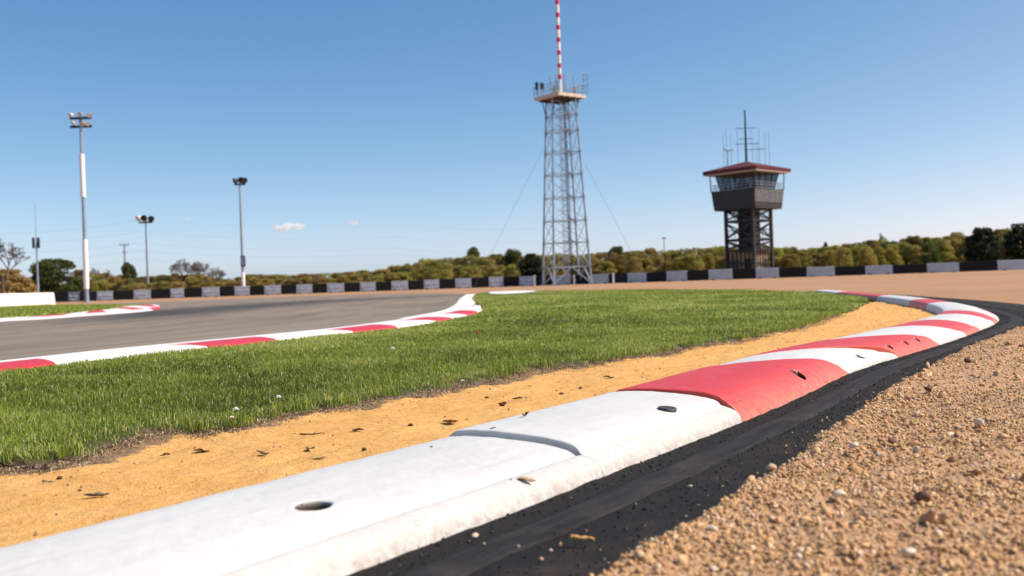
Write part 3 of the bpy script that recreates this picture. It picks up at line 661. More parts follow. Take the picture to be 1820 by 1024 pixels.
# far turf beyond the track, on the left
TL_px = [(-200, 579), (0, 570), (60, 567), (109, 563), (150, 559), (191, 554), (232, 547), (262, 543)]
TA = [(-20.5, 14)]+[tuple(G(x, y+.3)[:2]) for x, y in ((-190, 586), (-60, 574), (0, 568), (60, 565), (109, 561), (150, 556), (191, 551), (232, 545), (262, 543.2))]+[(-24, 47), (-34, 45)]
TB = [(-62, 30), (-60, 45), (-60, 60), (-58, 70), (-55, 75), (-52, 78), (-48, 80), (-45, 81), (-43, 82), (-40, 82), (-38, 80), (-38, 70), (-38, 60)]
TAs = resample(TA, 120); TBs = resample(TB, 120); vq = np.linspace(0, 1, 40)
Vt = TAs[:, None]*(1-vq[None, :, None])+TBs[:, None]*vq[None, :, None]
Zt = .004+.04*sstep(0, .3, vq)[None]+0*Vt[..., 0]
o = npmesh('verge', np.concatenate([Vt, Zt[..., None]], -1).reshape(-1, 3), gridfaces(120, 40), 'turf', bare=np.zeros(Vt.shape[:2])); tag(o, kind='structure')
if o.data.polygons[500].normal.z < 0: o.data.flip_normals()

# ------------------------------------------------------------------ grass blades (mass)
def blades(P, hgt, wid, tone, lean=.45, seg=2):
    n = len(P); ang = rng.random(n)*2*PI; dx = np.cos(ang); dy = np.sin(ang)
    la = rng.random(n)*2*PI; lm = np.abs(rng.normal(0, lean, n)); lx = np.cos(la)*lm; ly = np.sin(la)*lm
    sx = dx*wid/2; sy = dy*wid/2; z = np.zeros(n)
    h = hgt
    v0 = P-np.stack([sx, sy, z], 1); v1 = P+np.stack([sx, sy, z], 1)
    mid = P+np.stack([lx*h*.28, ly*h*.28, h*.58], 1); v2 = mid-.8*np.stack([sx, sy, z], 1); v3 = mid+.8*np.stack([sx, sy, z], 1)
    tip = P+np.stack([lx*h, ly*h, h*np.clip(1-.35*lm, .3, 1)], 1)
    V = np.stack([v0, v1, v2, v3, tip], 1); b5 = np.arange(n)[:, None]*5
    F = np.concatenate([b5+np.array([[0, 1, 3]]), b5+np.array([[0, 3, 2]]), b5+np.array([[2, 3, 4]])], 0)
    return V.reshape(-1, 3), F, np.repeat(tone, 5)
def scatter_grid(g3, dens, vis_margin=260):
    a = np.abs(np.cross(np.diff(g3[..., :2], axis=0)[:, :-1], np.diff(g3[..., :2], axis=1)[:-1]))
    cen = g3[:-1, :-1]; pxx, pyy, kk = to_px(cen.reshape(-1, 3)); vis = ((kk > .5) & (pxx > -vis_margin) & (pxx < 1820+vis_margin) & (pyy < 1150)).reshape(a.shape)
    cnt = rng.poisson(a*dens(cen)*vis); I, J = np.nonzero(cnt); c = cnt[I, J]; I = np.repeat(I, c); J = np.repeat(J, c)
    fu = rng.random(len(I))[:, None]; fv = rng.random(len(I))[:, None]
    return g3[I, J]*(1-fu)*(1-fv)+g3[I+1, J]*fu*(1-fv)+g3[I, J+1]*(1-fu)*fv+g3[I+1, J+1]*fu*fv
g3 = np.concatenate([V, Zl[..., None]], -1)[:, 1:]
bv, bf, bt = [], [], []; nb = 0
def add_bl(P, **k):
    global nb
    v_, f_, t_ = blades(P, **k); bv.append(v_); bf.append(f_+nb); bt.append(t_); nb += len(v_)
def dens(c):
    d = np.linalg.norm(c[..., :2], axis=-1); return np.interp(d, [2.5, 4, 5.5, 8, 12, 20, 45], [17000, 13500, 8200, 3500, 1200, 430, 110])
P = scatter_grid(g3, dens)
print('blades', len(P))
d = np.linalg.norm(P[:, :2], axis=1)
# distance to the front edge, for the thin worn margin
de = np.full(len(P), 9.)
near = np.nonzero(d < 12)[0]
for s in range(0, len(near), 20000):
    q = near[s:s+20000]; de[q] = np.sqrt(((P[q, None, :2]-LFs[None, ::6])**2).sum(-1).min(1))
clump = fbm(P[:, 0]*4, P[:, 1]*4, 4, 91)*2; patch = fbm(P[:, 0]*.9, P[:, 1]*.9, 3, 95)*2
keep = rng.random(len(P)) < sstep(-.015, .10, de+.10*clump)
P = P[keep]; d = d[keep]; de = de[keep]; clump = clump[keep]; patch = patch[keep]
hg = (.020+.022*rng.random(len(P))+.026*clump)*(.65+.35*sstep(0, .2, de)); hg = np.clip(hg*.88, .012, .08)
wd = np.interp(d, [2.5, 5, 8, 12, 20, 45], [.0024, .0034, .006, .011, .024, .05])
hg = hg*np.interp(d, [2, 8, 15, 30], [1, 1, 1.05, 1.1])
tone = np.clip(rng.normal(.42, .17, len(P))+.62*patch+.25*clump+.10*sstep(7, 16, d), .02, .84); dry = rng.random(len(P)); tone[dry < .09] = .87+.13*rng.random((dry < .09).sum())  # pale dry blades, more of them to paint in glints on the tips
dp = (fbm(P[:, 0]*1.3+7, P[:, 1]*1.3, 4, 99)*2 > .30) & (rng.random(len(P)) < .45); tone[dp] = .78+.16*rng.random(dp.sum()); hg[dp] *= .8
ed = (de < .12) & (rng.random(len(P)) < .35); tone[ed] = .82+.15*rng.random(ed.sum())
add_bl(P, hgt=hg, wid=wd, tone=tone, lean=.75)
# longer tufts hanging over the edge
k = 0
for p in LFs[::7]:
    if np.linalg.norm(p) > 11: continue
    if rng.random() < .40: continue
    n = int(rng.integers(20, 95)); c = np.r_[p+np.array([.0, -.05])*rng.random(), 0.]; nd = np.array(p)-np.array([p[0]*.98, p[1]-.2])
    Q = c+np.c_[rng.normal(0, .028, n), rng.normal(.03, .022, n), np.full(n, .012)]
    add_bl(Q, hgt=.035+.04*rng.random(n), wid=np.full(n, .0034), tone=np.clip(rng.normal(.4, .22, n), 0, .95), lean=.8)
o = npmesh('grass', np.vstack(bv), np.vstack(bf), 'grass_blade', smooth=True, tone=np.concatenate(bt)); tag(o, 'short green grass growing on the infield lawn', 'grass', kind='stuff')
# far turf blades on the left
bv, bf, bt = [], [], []; nb = 0
P = scatter_grid(np.concatenate([Vt, Zt[..., None]], -1), lambda c: np.interp(c[..., 1], [15, 30, 45, 80], [160, 90, 50, 12]))
pt = fbm(P[:, 0]*.12, P[:, 1]*.3, 3, 97)*2
far_y = sstep(44, 56, P[:, 1])
add_bl(P, hgt=.06+.06*rng.random(len(P)), wid=np.interp(P[:, 1], [15, 80], [.03, .12]), tone=np.clip(rng.normal(.5, .14, len(P))+.3*pt+.3*far_y, .05, .93), lean=.5)
o = npmesh('grass', np.vstack(bv), np.vstack(bf), 'grass_blade', smooth=True, tone=np.concatenate(bt)); tag(o, 'grass on the verge beyond the track, by the white wall', 'grass', kind='stuff')
# dry litter on the soil margin
n = 26000; i = rng.integers(150, 700, n); P2 = LFs[i]; dirk = np.interp(i/900, [0, 1], [0, 1])
outd = np.stack([.45+0*dirk, -.89+0*dirk], -1)
P2 = P2+outd*np.abs(rng.normal(.02, .06, n))[:, None]+rng.normal(0, .012, (n, 2))
bv, bf, bt = [], [], []; nb = 0
Pz = np.c_[P2, np.zeros(n)]; 
gi = ((Vs[::2, ::2, 0].ravel()), (Vs[::2, ::2, 1].ravel()), Zz[::2, ::2].ravel())
for s in range(0, n, 2000):
    dd = (gi[0][None]-P2[s:s+2000, 0, None])**2+(gi[1][None]-P2[s:s+2000, 1, None])**2; Pz[s:s+2000, 2] = gi[2][dd.argmin(1)]+.002
ang = rng.random(n)*2*PI; ln = .004+.012*rng.random(n)**1.5; wdt = .0008+.0010*rng.random(n); up = rng.normal(.05, .25, n)*ln
dv = np.stack([np.cos(ang)*ln, np.sin(ang)*ln, np.abs(up)], 1); sv = np.stack([-np.sin(ang)*wdt, np.cos(ang)*wdt, 0*ang], 1)
Vq = np.stack([Pz-sv, Pz+sv, Pz+dv*.55+sv+[0, 0, .003], Pz+dv*.55-sv+[0, 0, .003], Pz+dv+sv*.3, Pz+dv-sv*.3], 1)
b6 = np.arange(n)[:, None]*6
o = npmesh('dry_litter', Vq.reshape(-1, 3), np.concatenate([b6+np.array([[0, 1, 2, 3]]), b6+np.array([[3, 2, 4, 5]])], 0), 'litter', tone=np.repeat(np.where(rng.random(n) < .5, .4*rng.random(n), .75+.25*rng.random(n)), 6)); tag(o, 'dry straw and dead blades on the soil between lawn and sand', 'litter', kind='stuff')
# ------------------------------------------------------------------ kerbs of the track
TKU = [(-7.2, -4), (-5.7, 1.5), (-4.55, 5.3), (-3.93, 7.66), (-3.55, 8.75), (-3.1, 9.7), (-2.69, 10.55), (-2.3, 11.4), (-1.9, 12.7), (-1.58, 14.3), (-1.28, 16.2), (-1.08, 18.2), (-.98, 20.0), (-.92, 21.0)]
TKL = [(-6.1, -4), (-4.8, 1.3), (-3.9, 4.4), (-3.28, 6.45), (-2.98, 7.25), (-2.55, 8.3), (-2.12, 9.2), (-1.78, 9.9), (-1.42, 10.75), (-1.08, 11.9), (-.80, 13.5), (-.62, 15.2), (-.55, 17.0), (-.66, 20.6)]
TKL = [(x*.90, y*.90) for x, y in TKL]; TKU = [(x*.955, y*.955) for x, y in TKU]
n = 420
U_ = spline(TKU, n); Lw = spline(TKL, n)
vk = np.array([0, .02, .06, .14, .22, .30, .34, .42, .55, .7, .85, .94, .985, 1.])
zk = np.array([-.02, .010, .016, .020, .022, .024, .030, .036, .044, .050, .052, .050, .040, -.02])
Vk = U_[:, None]*(1-vk[None, :, None])+Lw[:, None]*vk[None, :, None]
sk = np.r_[0, np.cumsum(np.linalg.norm(np.diff(U_, axis=0), axis=1))]
endf = sstep(0, .25, sk[-1]-sk)[:, None]
Zk = zk[None]*np.where(zk > 0, endf, 1)+0*Vk[..., 0]+.002*fbm(Vk[..., 0]*5, Vk[..., 1]*5, 3, 15)
Pk = np.concatenate([Vk, Zk[..., None]], -1)
def s_at(px_, v_):          # arc length at which the line v of the kerb passes the photo column px_
    j = np.argmin(np.abs(vk-v_)); x_, y_, k_ = to_px(Pk[:, j]); ok_ = k_ > .5; return float(np.interp(px_, x_[ok_], sk[ok_]))
BARS = [((-400, -400), (62, 97)), ((285, 364), (446, 489)), ((570, 625), (660, 703)), ((703, 772), (748, 800)), ((782, 826), (812, 846))]
BARS = [tuple((s_at(a_, .30), s_at(c_, .94)) for a_, c_ in br) for br in BARS]
qv = sk[:, None]+0*vk[None]
b = b_kerb; q = b.attr('q'); av = b.attr('across'); red = None
tv = b.math('DIVIDE', b.math('SUBTRACT', av, .30), .64)
for ((a0, a1), (c0, c1)) in BARS:
    lo_ = b.math('ADD', b.math('MULTIPLY', tv, a1-a0), a0); hi_ = b.math('ADD', b.math('MULTIPLY', tv, c1-c0), c0)
    t = b.math('MULTIPLY', b.math('GREATER_THAN', q, lo_), b.math('LESS_THAN', q, hi_)); red = t if red is None else b.math('MAXIMUM', red, t)
red = b.math('MULTIPLY', red, b.math('GREATER_THAN', av, .31))
n1 = b.noise(2.5, 5); n2 = b.noise(30, 5, .7)
wh = b.mix(b.ramp(n1, [(.45, 0.), (.75, .4)]), (.78, .77, .75), (.62, .60, .57))
c = b.mix(red, wh, b.mix(b.ramp(n1, [(.4, 0.), (.7, .5)]), (.58, .022, .045), (.48, .05, .06)))
c = b.mix(b.ramp(n2, [(.62, 0.), (.75, .25)]), c, (.30, .26, .22)); b.color(c).rough(.55); b.bump(n2, .2, .004)
o = npmesh('track_kerb', np.concatenate([Vk, Zk[..., None]], -1).reshape(-1, 3), gridfaces(n, len(vk)), 'kerb_stripes', q=qv, across=np.broadcast_to(vk, qv.shape))
if o.data.polygons[3000].normal.z < 0: o.data.flip_normals()
tag(o, 'long white kerb with slanted red bars, between the track and the lawn', 'kerb')

def ribbon(px_top, px_bot, z, name, mat):
    A = spline([G(*p)[:2] for p in px_top], 80); B = spline([G(*p)[:2] for p in px_bot], 80)
    vq = np.array([0, .06, .2, .5, .8, .94, 1]); zz = np.array([-.02, .6, .95, 1, .95, .6, -.02])*z
    Vv = A[:, None]*(1-vq[None, :, None])+B[:, None]*vq[None, :, None]
    return Vv, zz[None]+0*Vv[..., 0], A
# white edge line of the track from the kerb's end, and the white patch of paint on the turf
def flat_strip(name, A, B, z, mat, label, cat):
    A = np.array(A, float); B = np.array(B, float); nn = 60; A = spline(A, nn); B = spline(B, nn); vq = np.linspace(0, 1, 6)
    Vv = A[:, None]*(1-vq[None, :, None])+B[:, None]*vq[None, :, None]
    top = np.concatenate([Vv, np.full((nn, 6, 1), z)], -1).reshape(-1, 3)
    o = npmesh(name, top, gridfaces(nn, 6), mat)
    if o.data.polygons[20].normal.z < 0: o.data.flip_normals()
    return tag(o, label, cat)
flat_strip('edge_line', [(-1.58, 13.7), (-1.36, 15.4), (-1.22, 17.4), (-1.22, 19.6), (-1.3, 23), (-1.55, 29), (-1.78, 36), (-1.98, 43)], [(-1.42, 13.7), (-1.15, 15.4), (-.92, 17.4), (-.84, 19.6), (-.86, 23), (-1.18, 29), (-1.42, 36), (-1.55, 43)], .012, 'white_paint', 'white edge line leading from the kerb end to the far bend', 'edge line')
pp = [G(x, y, .05)[:2] for x, y in ((868, 521), (885, 519), (915, 517.8), (940, 517.6), (953, 518.6))]; pq = [G(x, y, .05)[:2] for x, y in ((868, 522), (890, 523.6), (915, 522.8), (938, 521), (953, 519.4))]
flat_strip('painted_patch', pp, pq, .075, 'white_paint', 'white painted patch lying on the turf past the kerb end', 'painted patch')
# kerb of the inside of the far bend, on the left
top = [(-190, 586), (-60, 574), (0, 568), (60, 565), (109, 561), (150, 556), (191, 551), (232, 544.5), (262, 542.8), (278, 543.5)]
bot = [(-190, 589.5), (-60, 577.5), (0, 571.5), (60, 568.5), (109, 565), (164, 561), (219, 557), (260, 553.2), (278, 550.5), (285, 547)]
Vv, Zz2, A_ = ribbon(top, bot, .05, 'x', 'y')
so_ = np.r_[0, np.cumsum(np.linalg.norm(np.diff(A_, axis=0), axis=1))]
def sA_(x, y): p = G(x, y)[:2]; return so_[np.argmin(((A_-p)**2).sum(1))]
b = NB('kerb_bars_far'); q = b.attr('q'); red = None
for (xa, ya, xb, yb) in ((-200, 587, -120, 580), (-60, 574, 26, 567), (108, 561, 134, 557.5), (158, 555, 178, 552.5), (200, 549.5, 214, 547), (230, 544.5, 246, 543)):
    t = b.math('MULTIPLY', b.math('GREATER_THAN', q, sA_(xa, ya)), b.math('LESS_THAN', q, sA_(xb, yb))); red = t if red is None else b.math('MAXIMUM', red, t)
acr = b.attr('across'); red = b.math('MAXIMUM', b.math('MULTIPLY', red, b.math('LESS_THAN', acr, .82)), b.math('MULTIPLY', b.math('GREATER_THAN', q, so_[-1]-9), b.math('GREATER_THAN', acr, .86)))
n1 = b.noise(1.2, 5)
b.color(b.mix(red, b.mix(b.ramp(n1, [(.4, 0.), (.7, .5)]), (.76, .74, .73), (.62, .52, .50)), (.56, .035, .05))).rough(.6)
o = npmesh('track_kerb', np.concatenate([Vv, Zz2[..., None]], -1).reshape(-1, 3), gridfaces(80, 7), 'kerb_bars_far', q=np.broadcast_to(so_[:, None], Vv.shape[:2]), across=np.broadcast_to(np.array([0, .06, .2, .5, .8, .94, 1]), Vv.shape[:2]))
if o.data.polygons[200].normal.z < 0: o.data.flip_normals()
tag(o, 'distant red and white kerb round the verge beyond the track', 'kerb')

# ------------------------------------------------------------------ barrier
def bevel_box_mesh(name, L, T, H, mat, parent=None, bev=.03):
    bm = bmesh.new(); bmesh.ops.create_cube(bm, size=1)
    for v in bm.verts: v.co = Vector((v.co.x*L, v.co.y*T*(1. if v.co.z < 0 else .8), v.co.z*H+H/2))
    bmesh.ops.bevel(bm, geom=bm.edges[:], offset=bev, segments=2, affect='EDGES', profile=.6)
    me = bpy.data.meshes.new(name); bm.to_mesh(me); bm.free(); me.materials.append(MATS[mat])
    o = bpy.data.objects.new(name, me); col.objects.link(o)
    if parent is not None: o.parent = parent
    return o
BX = [-95, -60, -28, 5, 34, 62, 87.5, 122, 142, 173, 202, 238, 269, 303.5, 328, 359.6, 391, 417, 444.5, 470, 500, 527, 555.5, 581.5, 612, 640, 668, 695.5, 725.5, 753, 780.6, 809, 837.5, 868.5, 895.4, 924.5, 951.5, 986, 1017, 1050.5, 1083.5, 1117, 1151, 1185, 1222, 1259, 1302, 1343, 1384.5, 1433, 1483.5, 1537, 1586, 1646.5, 1704, 1771, 1838, 1908, 1980]
TOPX = [-100, 104, 189, 254, 317, 375, 429, 455, 542, 652, 766, 883, 935, 1002, 1068, 1133, 1204, 1280, 1363, 1457, 1560, 1674, 1737, 1796, 1990]
TOPY = [524, 519, 517.6, 514.8, 512.7, 510, 508.8, 508, 505, 501.5, 497, 492, 491, 489, 487, 484.8, 481.5, 478.5, 476, 474.2, 472, 467, 464.6, 462, 455]
def bar_D(x): return float(np.interp(x, [0, 900, 1200, 1800], [122, 122, 107, 99]))
def bar_pt(x):
    y = float(np.interp(x, TOPX, TOPY)); return AT(x, y, bar_D(x))
mast_names = {}
nblk = {'B': 0, 'G': 0}
MARKS = [(0, 'behind the white concrete wall'), (87, 'starting at the end of the white wall'), (985, 'from the lattice tower to the right'), (1300, 'below and right of the control tower')]
for i in range(len(BX)-1):
    xa, xb = BX[i], BX[i+1]; dark = i % 2 == 0
    a_, b2 = bar_pt(xa), bar_pt(xb); c = (a_+b2)/2; Ln = float(np.linalg.norm((b2-a_)[:2])); H = float(c[2]); rz = math.atan2(b2[1]-a_[1], b2[0]-a_[0])
    mat = ('barrier_navy' if i in (8, 40) else 'barrier_black') if dark else ('barrier_blue' if i in (7,) else 'barrier_grey')
    e = empty('barrier_block', (c[0], c[1], 0), rz)
    bb = bevel_box_mesh('panel', Ln-.03, .55, H-.02, mat, e)
    for sx in (-1, 1):   # feet
        f_ = MB().box((sx*Ln*.32, 0, .03), (.35, .62, .10)).build('foot', 'dark_steel', e)
    if not dark and i < 40:   # worn print on the light blocks
        p = MB(); rr = random.Random(i*17); x = -Ln*.38
        k_ = .55 if i < 36 else .25
        while x < Ln*.36:
            wv = rr.uniform(.08, .2)
            if rr.random() < .85:
                z0 = H*rr.uniform(.42, .52); hv = H*rr.uniform(.14, .34)*k_*1.6
                MB().box((x+wv/2, -.262, z0+hv/2), (wv*.62, .03, hv)).build('printed_mark', 'barrier_print', e)
            x += wv
        MB().box((0, -.272, H*.22), (Ln*.6, .03, H*.09)).build('printed_line', 'barrier_print', e)
    if xb < 87.6: where = f"{words[6-i-0] if 0 <= 6-i < 20 else ''} block from the wall's end".strip() + ', standing behind the white concrete wall'
    if xb <= 90: lab = f"{'black' if dark else 'grey'} barrier block behind the white concrete wall, {words[5-i]} from its end"
    elif xb <= 990: k = (i-6); lab = f"{'black' if dark else 'grey'} barrier block, {words[k//2]} {'black' if dark else 'grey'} one right of the white wall"
    elif xb <= 1310: k = (i-37); lab = f"{'black' if dark else 'grey'} barrier block, {words[k//2]} {'black' if dark else 'grey'} one right of the lattice tower's left leg"
    else: k = (i-47); lab = f"{'black' if dark else 'grey'} barrier block, {words[k//2]} {'black' if dark else 'grey'} one right of the control tower foot"
    tag(e, lab, 'barrier block', 'black and grey barrier blocks along the far gravel')
for k, (x, y0, y1, lab) in enumerate(((950, 490, 507, 'short white marker post in front of the barrier left of the lattice tower'), (1020, 489, 504, 'short white marker post between the feet of the lattice tower'), (1090, 486, 503, 'short white marker post in front of the barrier right of the lattice tower'))):
    p = AT(x, y0, bar_D(x)-1.2); m = MB(); m.box((0, 0, p[2]/2), (.22, .12, p[2])); m.box((0, 0, p[2]+.03), (.26, .16, .06))
    o = m.build('marker_post', 'white_paint'); o.location = (p[0], p[1], 0); tag(o, lab, 'marker post', 'white posts before the barrier')
# white concrete wall on the far left
p1 = AT(87, 521.6, 60.5); p0 = AT(-1, 523.2, 54.6); p0 = p1+(p0-p1)*2.2; p0[2] = p1[2]; c = (p0+p1)/2; Lw_ = float(np.linalg.norm((p1-p0)[:2]))
o = bevel_box_mesh('concrete_wall', Lw_, .8, float(c[2])+.02, 'concrete_white', None, .06); o.location = (c[0], c[1], 0.02); o.rotation_euler = (0, 0, math.atan2(p1[1]-p0[1], p1[0]-p0[0]))
tag(o, 'thick white concrete wall on the verge at the left edge', 'wall')

# ------------------------------------------------------------------ floodlight masts
def lampset(root, H, spots, matn, scale=1.):
    for (dx, dz, yaw) in spots:
        m = MB(); ca, sa = math.cos(yaw), math.sin(yaw); fwd = np.array([ca*.9, sa*.9, -.42]); fwd /= np.linalg.norm(fwd)
        c = np.array([dx, 0, H+dz]); n = 12; prev = None
        a = np.cross(fwd, [0, 0, 1.]); a /= np.linalg.norm(a); u = np.cross(a, fwd)
        rings = [(-.30, .10), (-.26, .17), (-.08, .25), (.12, .33), (.16, .33)]
        vs = []
        for (t, r) in rings: vs += [c+fwd*t*scale+(a*math.cos(q)+u*math.sin(q))*r*scale for q in np.linspace(0, 2*PI, n, endpoint=False)]
        fs = [(k*n+i, k*n+(i+1) % n, (k+1)*n+(i+1) % n, (k+1)*n+i) for k in range(len(rings)-1) for i in range(n)]+[tuple(range(n-1, -1, -1)), tuple((len(rings)-1)*n+i for i in range(n))]
        m.add(vs, fs); lo = m.build('lamp', matn if not isinstance(matn, dict) else matn[(dx, dz)], root, False)
        MB().tube((dx, .05, H+dz-.45*scale), (dx, .05, H+dz+.05), .035).build('bracket', 'dark_steel', lo)
def mast(px, py, D, ytop, label, bands, spots, lampmat, rad, box=None, arm=True, sc=1., lower=None, polemat='pole_grey'):
    top = AT(px, ytop, D); base = np.array([top[0], top[1], 0.]); H = float(top[2])
    e = empty('floodlight_mast', base)
    m = MB(); m.tube((0, 0, -.05), (0, 0, H*.5), rad, rad*.85, 10); m.tube((0, 0, H*.5), (0, 0, H), rad*.85, rad*.6, 10); m.tube((0, 0, -.05), (0, 0, .06), rad*2.4, rad*2.4, 10)
    m.build('pole', polemat, e, False)
    for (ya, yb) in bands:
        za = float(AT(px, ya, D)[2]); zb = float(AT(px, yb, D)[2]); MB().tube((0, 0, zb), (0, 0, za), rad*1.25, rad*1.2, 12).build('white_sleeve', 'white_paint', e)
    ca = MB(); xs_ = [s[0] for s in spots]
    for dz in sorted(set(s[1] for s in spots)): ca.box((0, .06, H+dz-.42*sc), (max(xs_)-min(xs_)+.3, .1, .1))
    ca.tube((0, 0, H-.7), (0, 0, H+max(s[1] for s in spots)-.3), rad*.6)
    ca.build('crossarm', 'dark_steel', e); lampset(e, H, spots, lampmat, sc)
    if box: 
        z0 = float(AT(px, box[1], D)[2]); z1 = float(AT(px, box[0], D)[2]); bx = MB().box((.12, -.22, (z0+z1)/2), (.5, .4, z1-z0)).build('control_box', 'dark_steel', e); MB().box((.12, -.435, (z0+z1)/2), (.36, .02, (z1-z0)*.8)).build('door', 'pole_grey', bx)
    if lower:
        z1 = float(AT(px, lower, D)[2]); MB().tube((0, 0, .06), (0, 0, z1), rad*1.3, rad*1.2, 10).build('white_sleeve', 'white_paint', e)
    tag(e, label, 'floodlight mast', 'floodlight masts on the left'); return e
s6 = [(-.85, .72, -PI/2-.5), (0., .78, -PI/2), (.85, .66, -PI/2+.5), (-.62, 0., -PI/2-.7), (.2, -.1, -PI/2), (.70, -.12, -PI/2+.6)]
mast(143, 537, 92, 218, 'tallest floodlight mast, with two white sleeves and six lamps', [(274, 351), (426, 514)], s6, 'lamp_tan', .19, sc=.72)
s2 = [(-.62, .35, -PI/2-.9), (-.25, .40, -PI/2-.2), (.45, .36, -PI/2+.8)]
mast(259, 500, 150, 394, 'shortest floodlight mast, one lamp white, far behind the barrier', [], [(-1.0, .55, -PI/2-.6), (-.2, .6, -PI/2), (.75, .45, -PI/2+.7)], {(-1.0, .55): 'lamp_white', (-.2, .6): 'dark_steel', (.75, .45): 'dark_steel'}, .19, sc=1.5)
mast(426, 506, 124, 325, 'slim dark floodlight mast with two dark lamps and a box low on its pole', [], [(-.5, .25, -PI/2-.9), (.25, .38, -PI/2-.2), (.55, .3, -PI/2+.8)], 'dark_steel', .19, box=(455, 474), lower=484, sc=1.2)
# aerial mast far left
pt = AT(62, 360, 118); H = float(pt[2]); e = empty('aerial_mast', (pt[0], pt[1], 0))
zA = float(AT(62, 432, 118)[2]); MB().tube((0, 0, -.05), (0, 0, zA), .13, .09, 8).build('pole', 'pole_grey', e)
MB().tube((0, 0, zA), (0, 0, H), .06, .02, 6).build('whip', 'pole_grey', e)
for sx in (-1, 1): MB().box((sx*.3, -.1, zA), (.22, .22, 1.25)).box((sx*.16, -.05, zA+.3), (.1, .06, .06)).box((sx*.16, -.05, zA-.3), (.1, .06, .06)).build('panel_antenna', 'dark_steel', e)
tag(e, 'thin aerial mast with panel antennas and a long whip, at far left', 'aerial mast')
# distant pylon and lamp
pt = AT(221, 434, 190); e = empty('power_pole', (pt[0], pt[1], 0)); H = float(pt[2])
MB().tube((0, 0, -.1), (0, 0, H), .26, .16, 8).build('pole', 'pole_grey', e); MB().box((0, 0, H-.2), (1.7, .14, .14)).box((0, 0, H-1.5), (1.1, .14, .14)).build('crossarm', 'pole_grey', e)
for dx in (-.75, 0, .75): MB().tube((dx, 0, H-.13), (dx, 0, H+.25), .08, .05, 8).build('insulator', 'dark_steel', e)
tag(e, 'small distant power pole with a crossarm above the pointed tree', 'power pole')
pt = AT(1180, 423, 180); e = empty('street_lamp', (pt[0], pt[1], 0)); H = float(pt[2])
MB().tube((0, 0, -.1), (0, 0, H), .13, .08, 8).build('pole', 'galvanised', e); MB().box((0, -.1, H), (.7, .5, .22)).tube((0, 0, H-.3), (0, 0, H), .1).build('lamp_head', 'pole_grey', e)
tag(e, 'lone thin lamp post rising over the wood between both towers', 'street lamp')
# faint power lines across the left sky
for k, (ya, yb, yc) in enumerate(((409, 391, 398), (424, 412, 421), (440, 432, 441), (453, 446, 452), (472, 461, 470))):
    D0 = 190+k*4; A0 = AT(-60, ya+6, D0); B0 = AT(245, yb, D0); C0 = AT(700, yc, D0+30); D1 = AT(1010, yc+6, D0+45)
    pts = []
    for P_, Q_ in ((A0, B0), (B0, C0), (C0, D1)):
        for t in np.linspace(0, 1, 14, endpoint=False): pts.append(P_*(1-t)+Q_*t-np.array([0, 0, .9*4*t*(1-t)]))
    pts.append(D1); o = MB().path(pts, .012, 3).build('power_line', 'cable')
    tag(o, f'faint power line across the left sky, {words[k]} from the top of five', 'power line', 'power lines in the left sky')

# ------------------------------------------------------------------ lattice radio tower
TD = 113.0
ctr = AT(1007.5, 506, TD); mpp = TD/FPX
e = empty('radio_tower', (ctr[0], ctr[1], 0)); rot = math.radians(45)
def zt_(x, y): return float(AT(x, y, TD)[2])
Zp = zt_(998, 178)                                  # underside of the platform
hb, ht = 40*mpp*1.0, 24*mpp*1.0                     # half spread of the legs (seen across)
leg_dirs = [np.array([-1, -.35]), np.array([1, -.35]), np.array([.42, 1.]), np.array([-.42, 1.])]
leg_dirs = [np.array([-1, -1.]), np.array([1, -1.]), np.array([1, 1.]), np.array([-1, 1.])]
yaw = math.radians(14)
def rotv(v, a=yaw): return np.array([v[0]*math.cos(a)-v[1]*math.sin(a), v[0]*math.sin(a)+v[1]*math.cos(a)])
def leg_at(k, z):
    f_ = z/Zp; h = hb*(1-f_)+ht*f_; h *= .86; d = rotv(leg_dirs[k])*h; return np.array([d[0], d[1], z])
for k in range(4):
    MB().tube(leg_at(k, -.05), leg_at(k, Zp), .13, .09, 6).box(leg_at(k, .05), (.6, .6, .2)).build('leg', 'lattice_steel', e)
lev = [zt_(1000, y) for y in (507, 475, 432, 393, 352, 311, 272, 234, 206)]+[Zp]
for k in range(4):
    j = (k+1) % 4; m = MB()
    for i in range(len(lev)-1):
        z0, z1 = max(lev[i], .1), lev[i+1]; zm = (z0+z1)/2
        a0, b0, a1, b1 = leg_at(k, z0), leg_at(j, z0), leg_at(k, z1), leg_at(j, z1)
        r = .036 if i else .075
        if i: m.tube(a0, b0, .05, None, 4)
        mid = (leg_at(k, z1)+leg_at(j, z1))/2 if i == 0 else None
        if i == 0: m.tube(a0, mid, r, None, 4).tube(b0, mid, r, None, 4); m.tube(a1, b1, .08, None, 4)
        else: m.tube(a0, b1, r, None, 4).tube(b0, a1, r, None, 4)
        # secondary struts
        q = (a0+b1)/2
    m.build('bracing', 'lattice_steel', e)
# gusset plates and plan bracing
for i in range(1, len(lev)-1):
    m = MB(); m.tube(leg_at(0, lev[i]), leg_at(2, lev[i]), .035, None, 4).tube(leg_at(1, lev[i]), leg_at(3, lev[i]), .035, None, 4)
    for k in range(4): m.box(leg_at(k, lev[i]), (.26, .26, .3))
    m.build('cross_frame', 'lattice_steel', e)
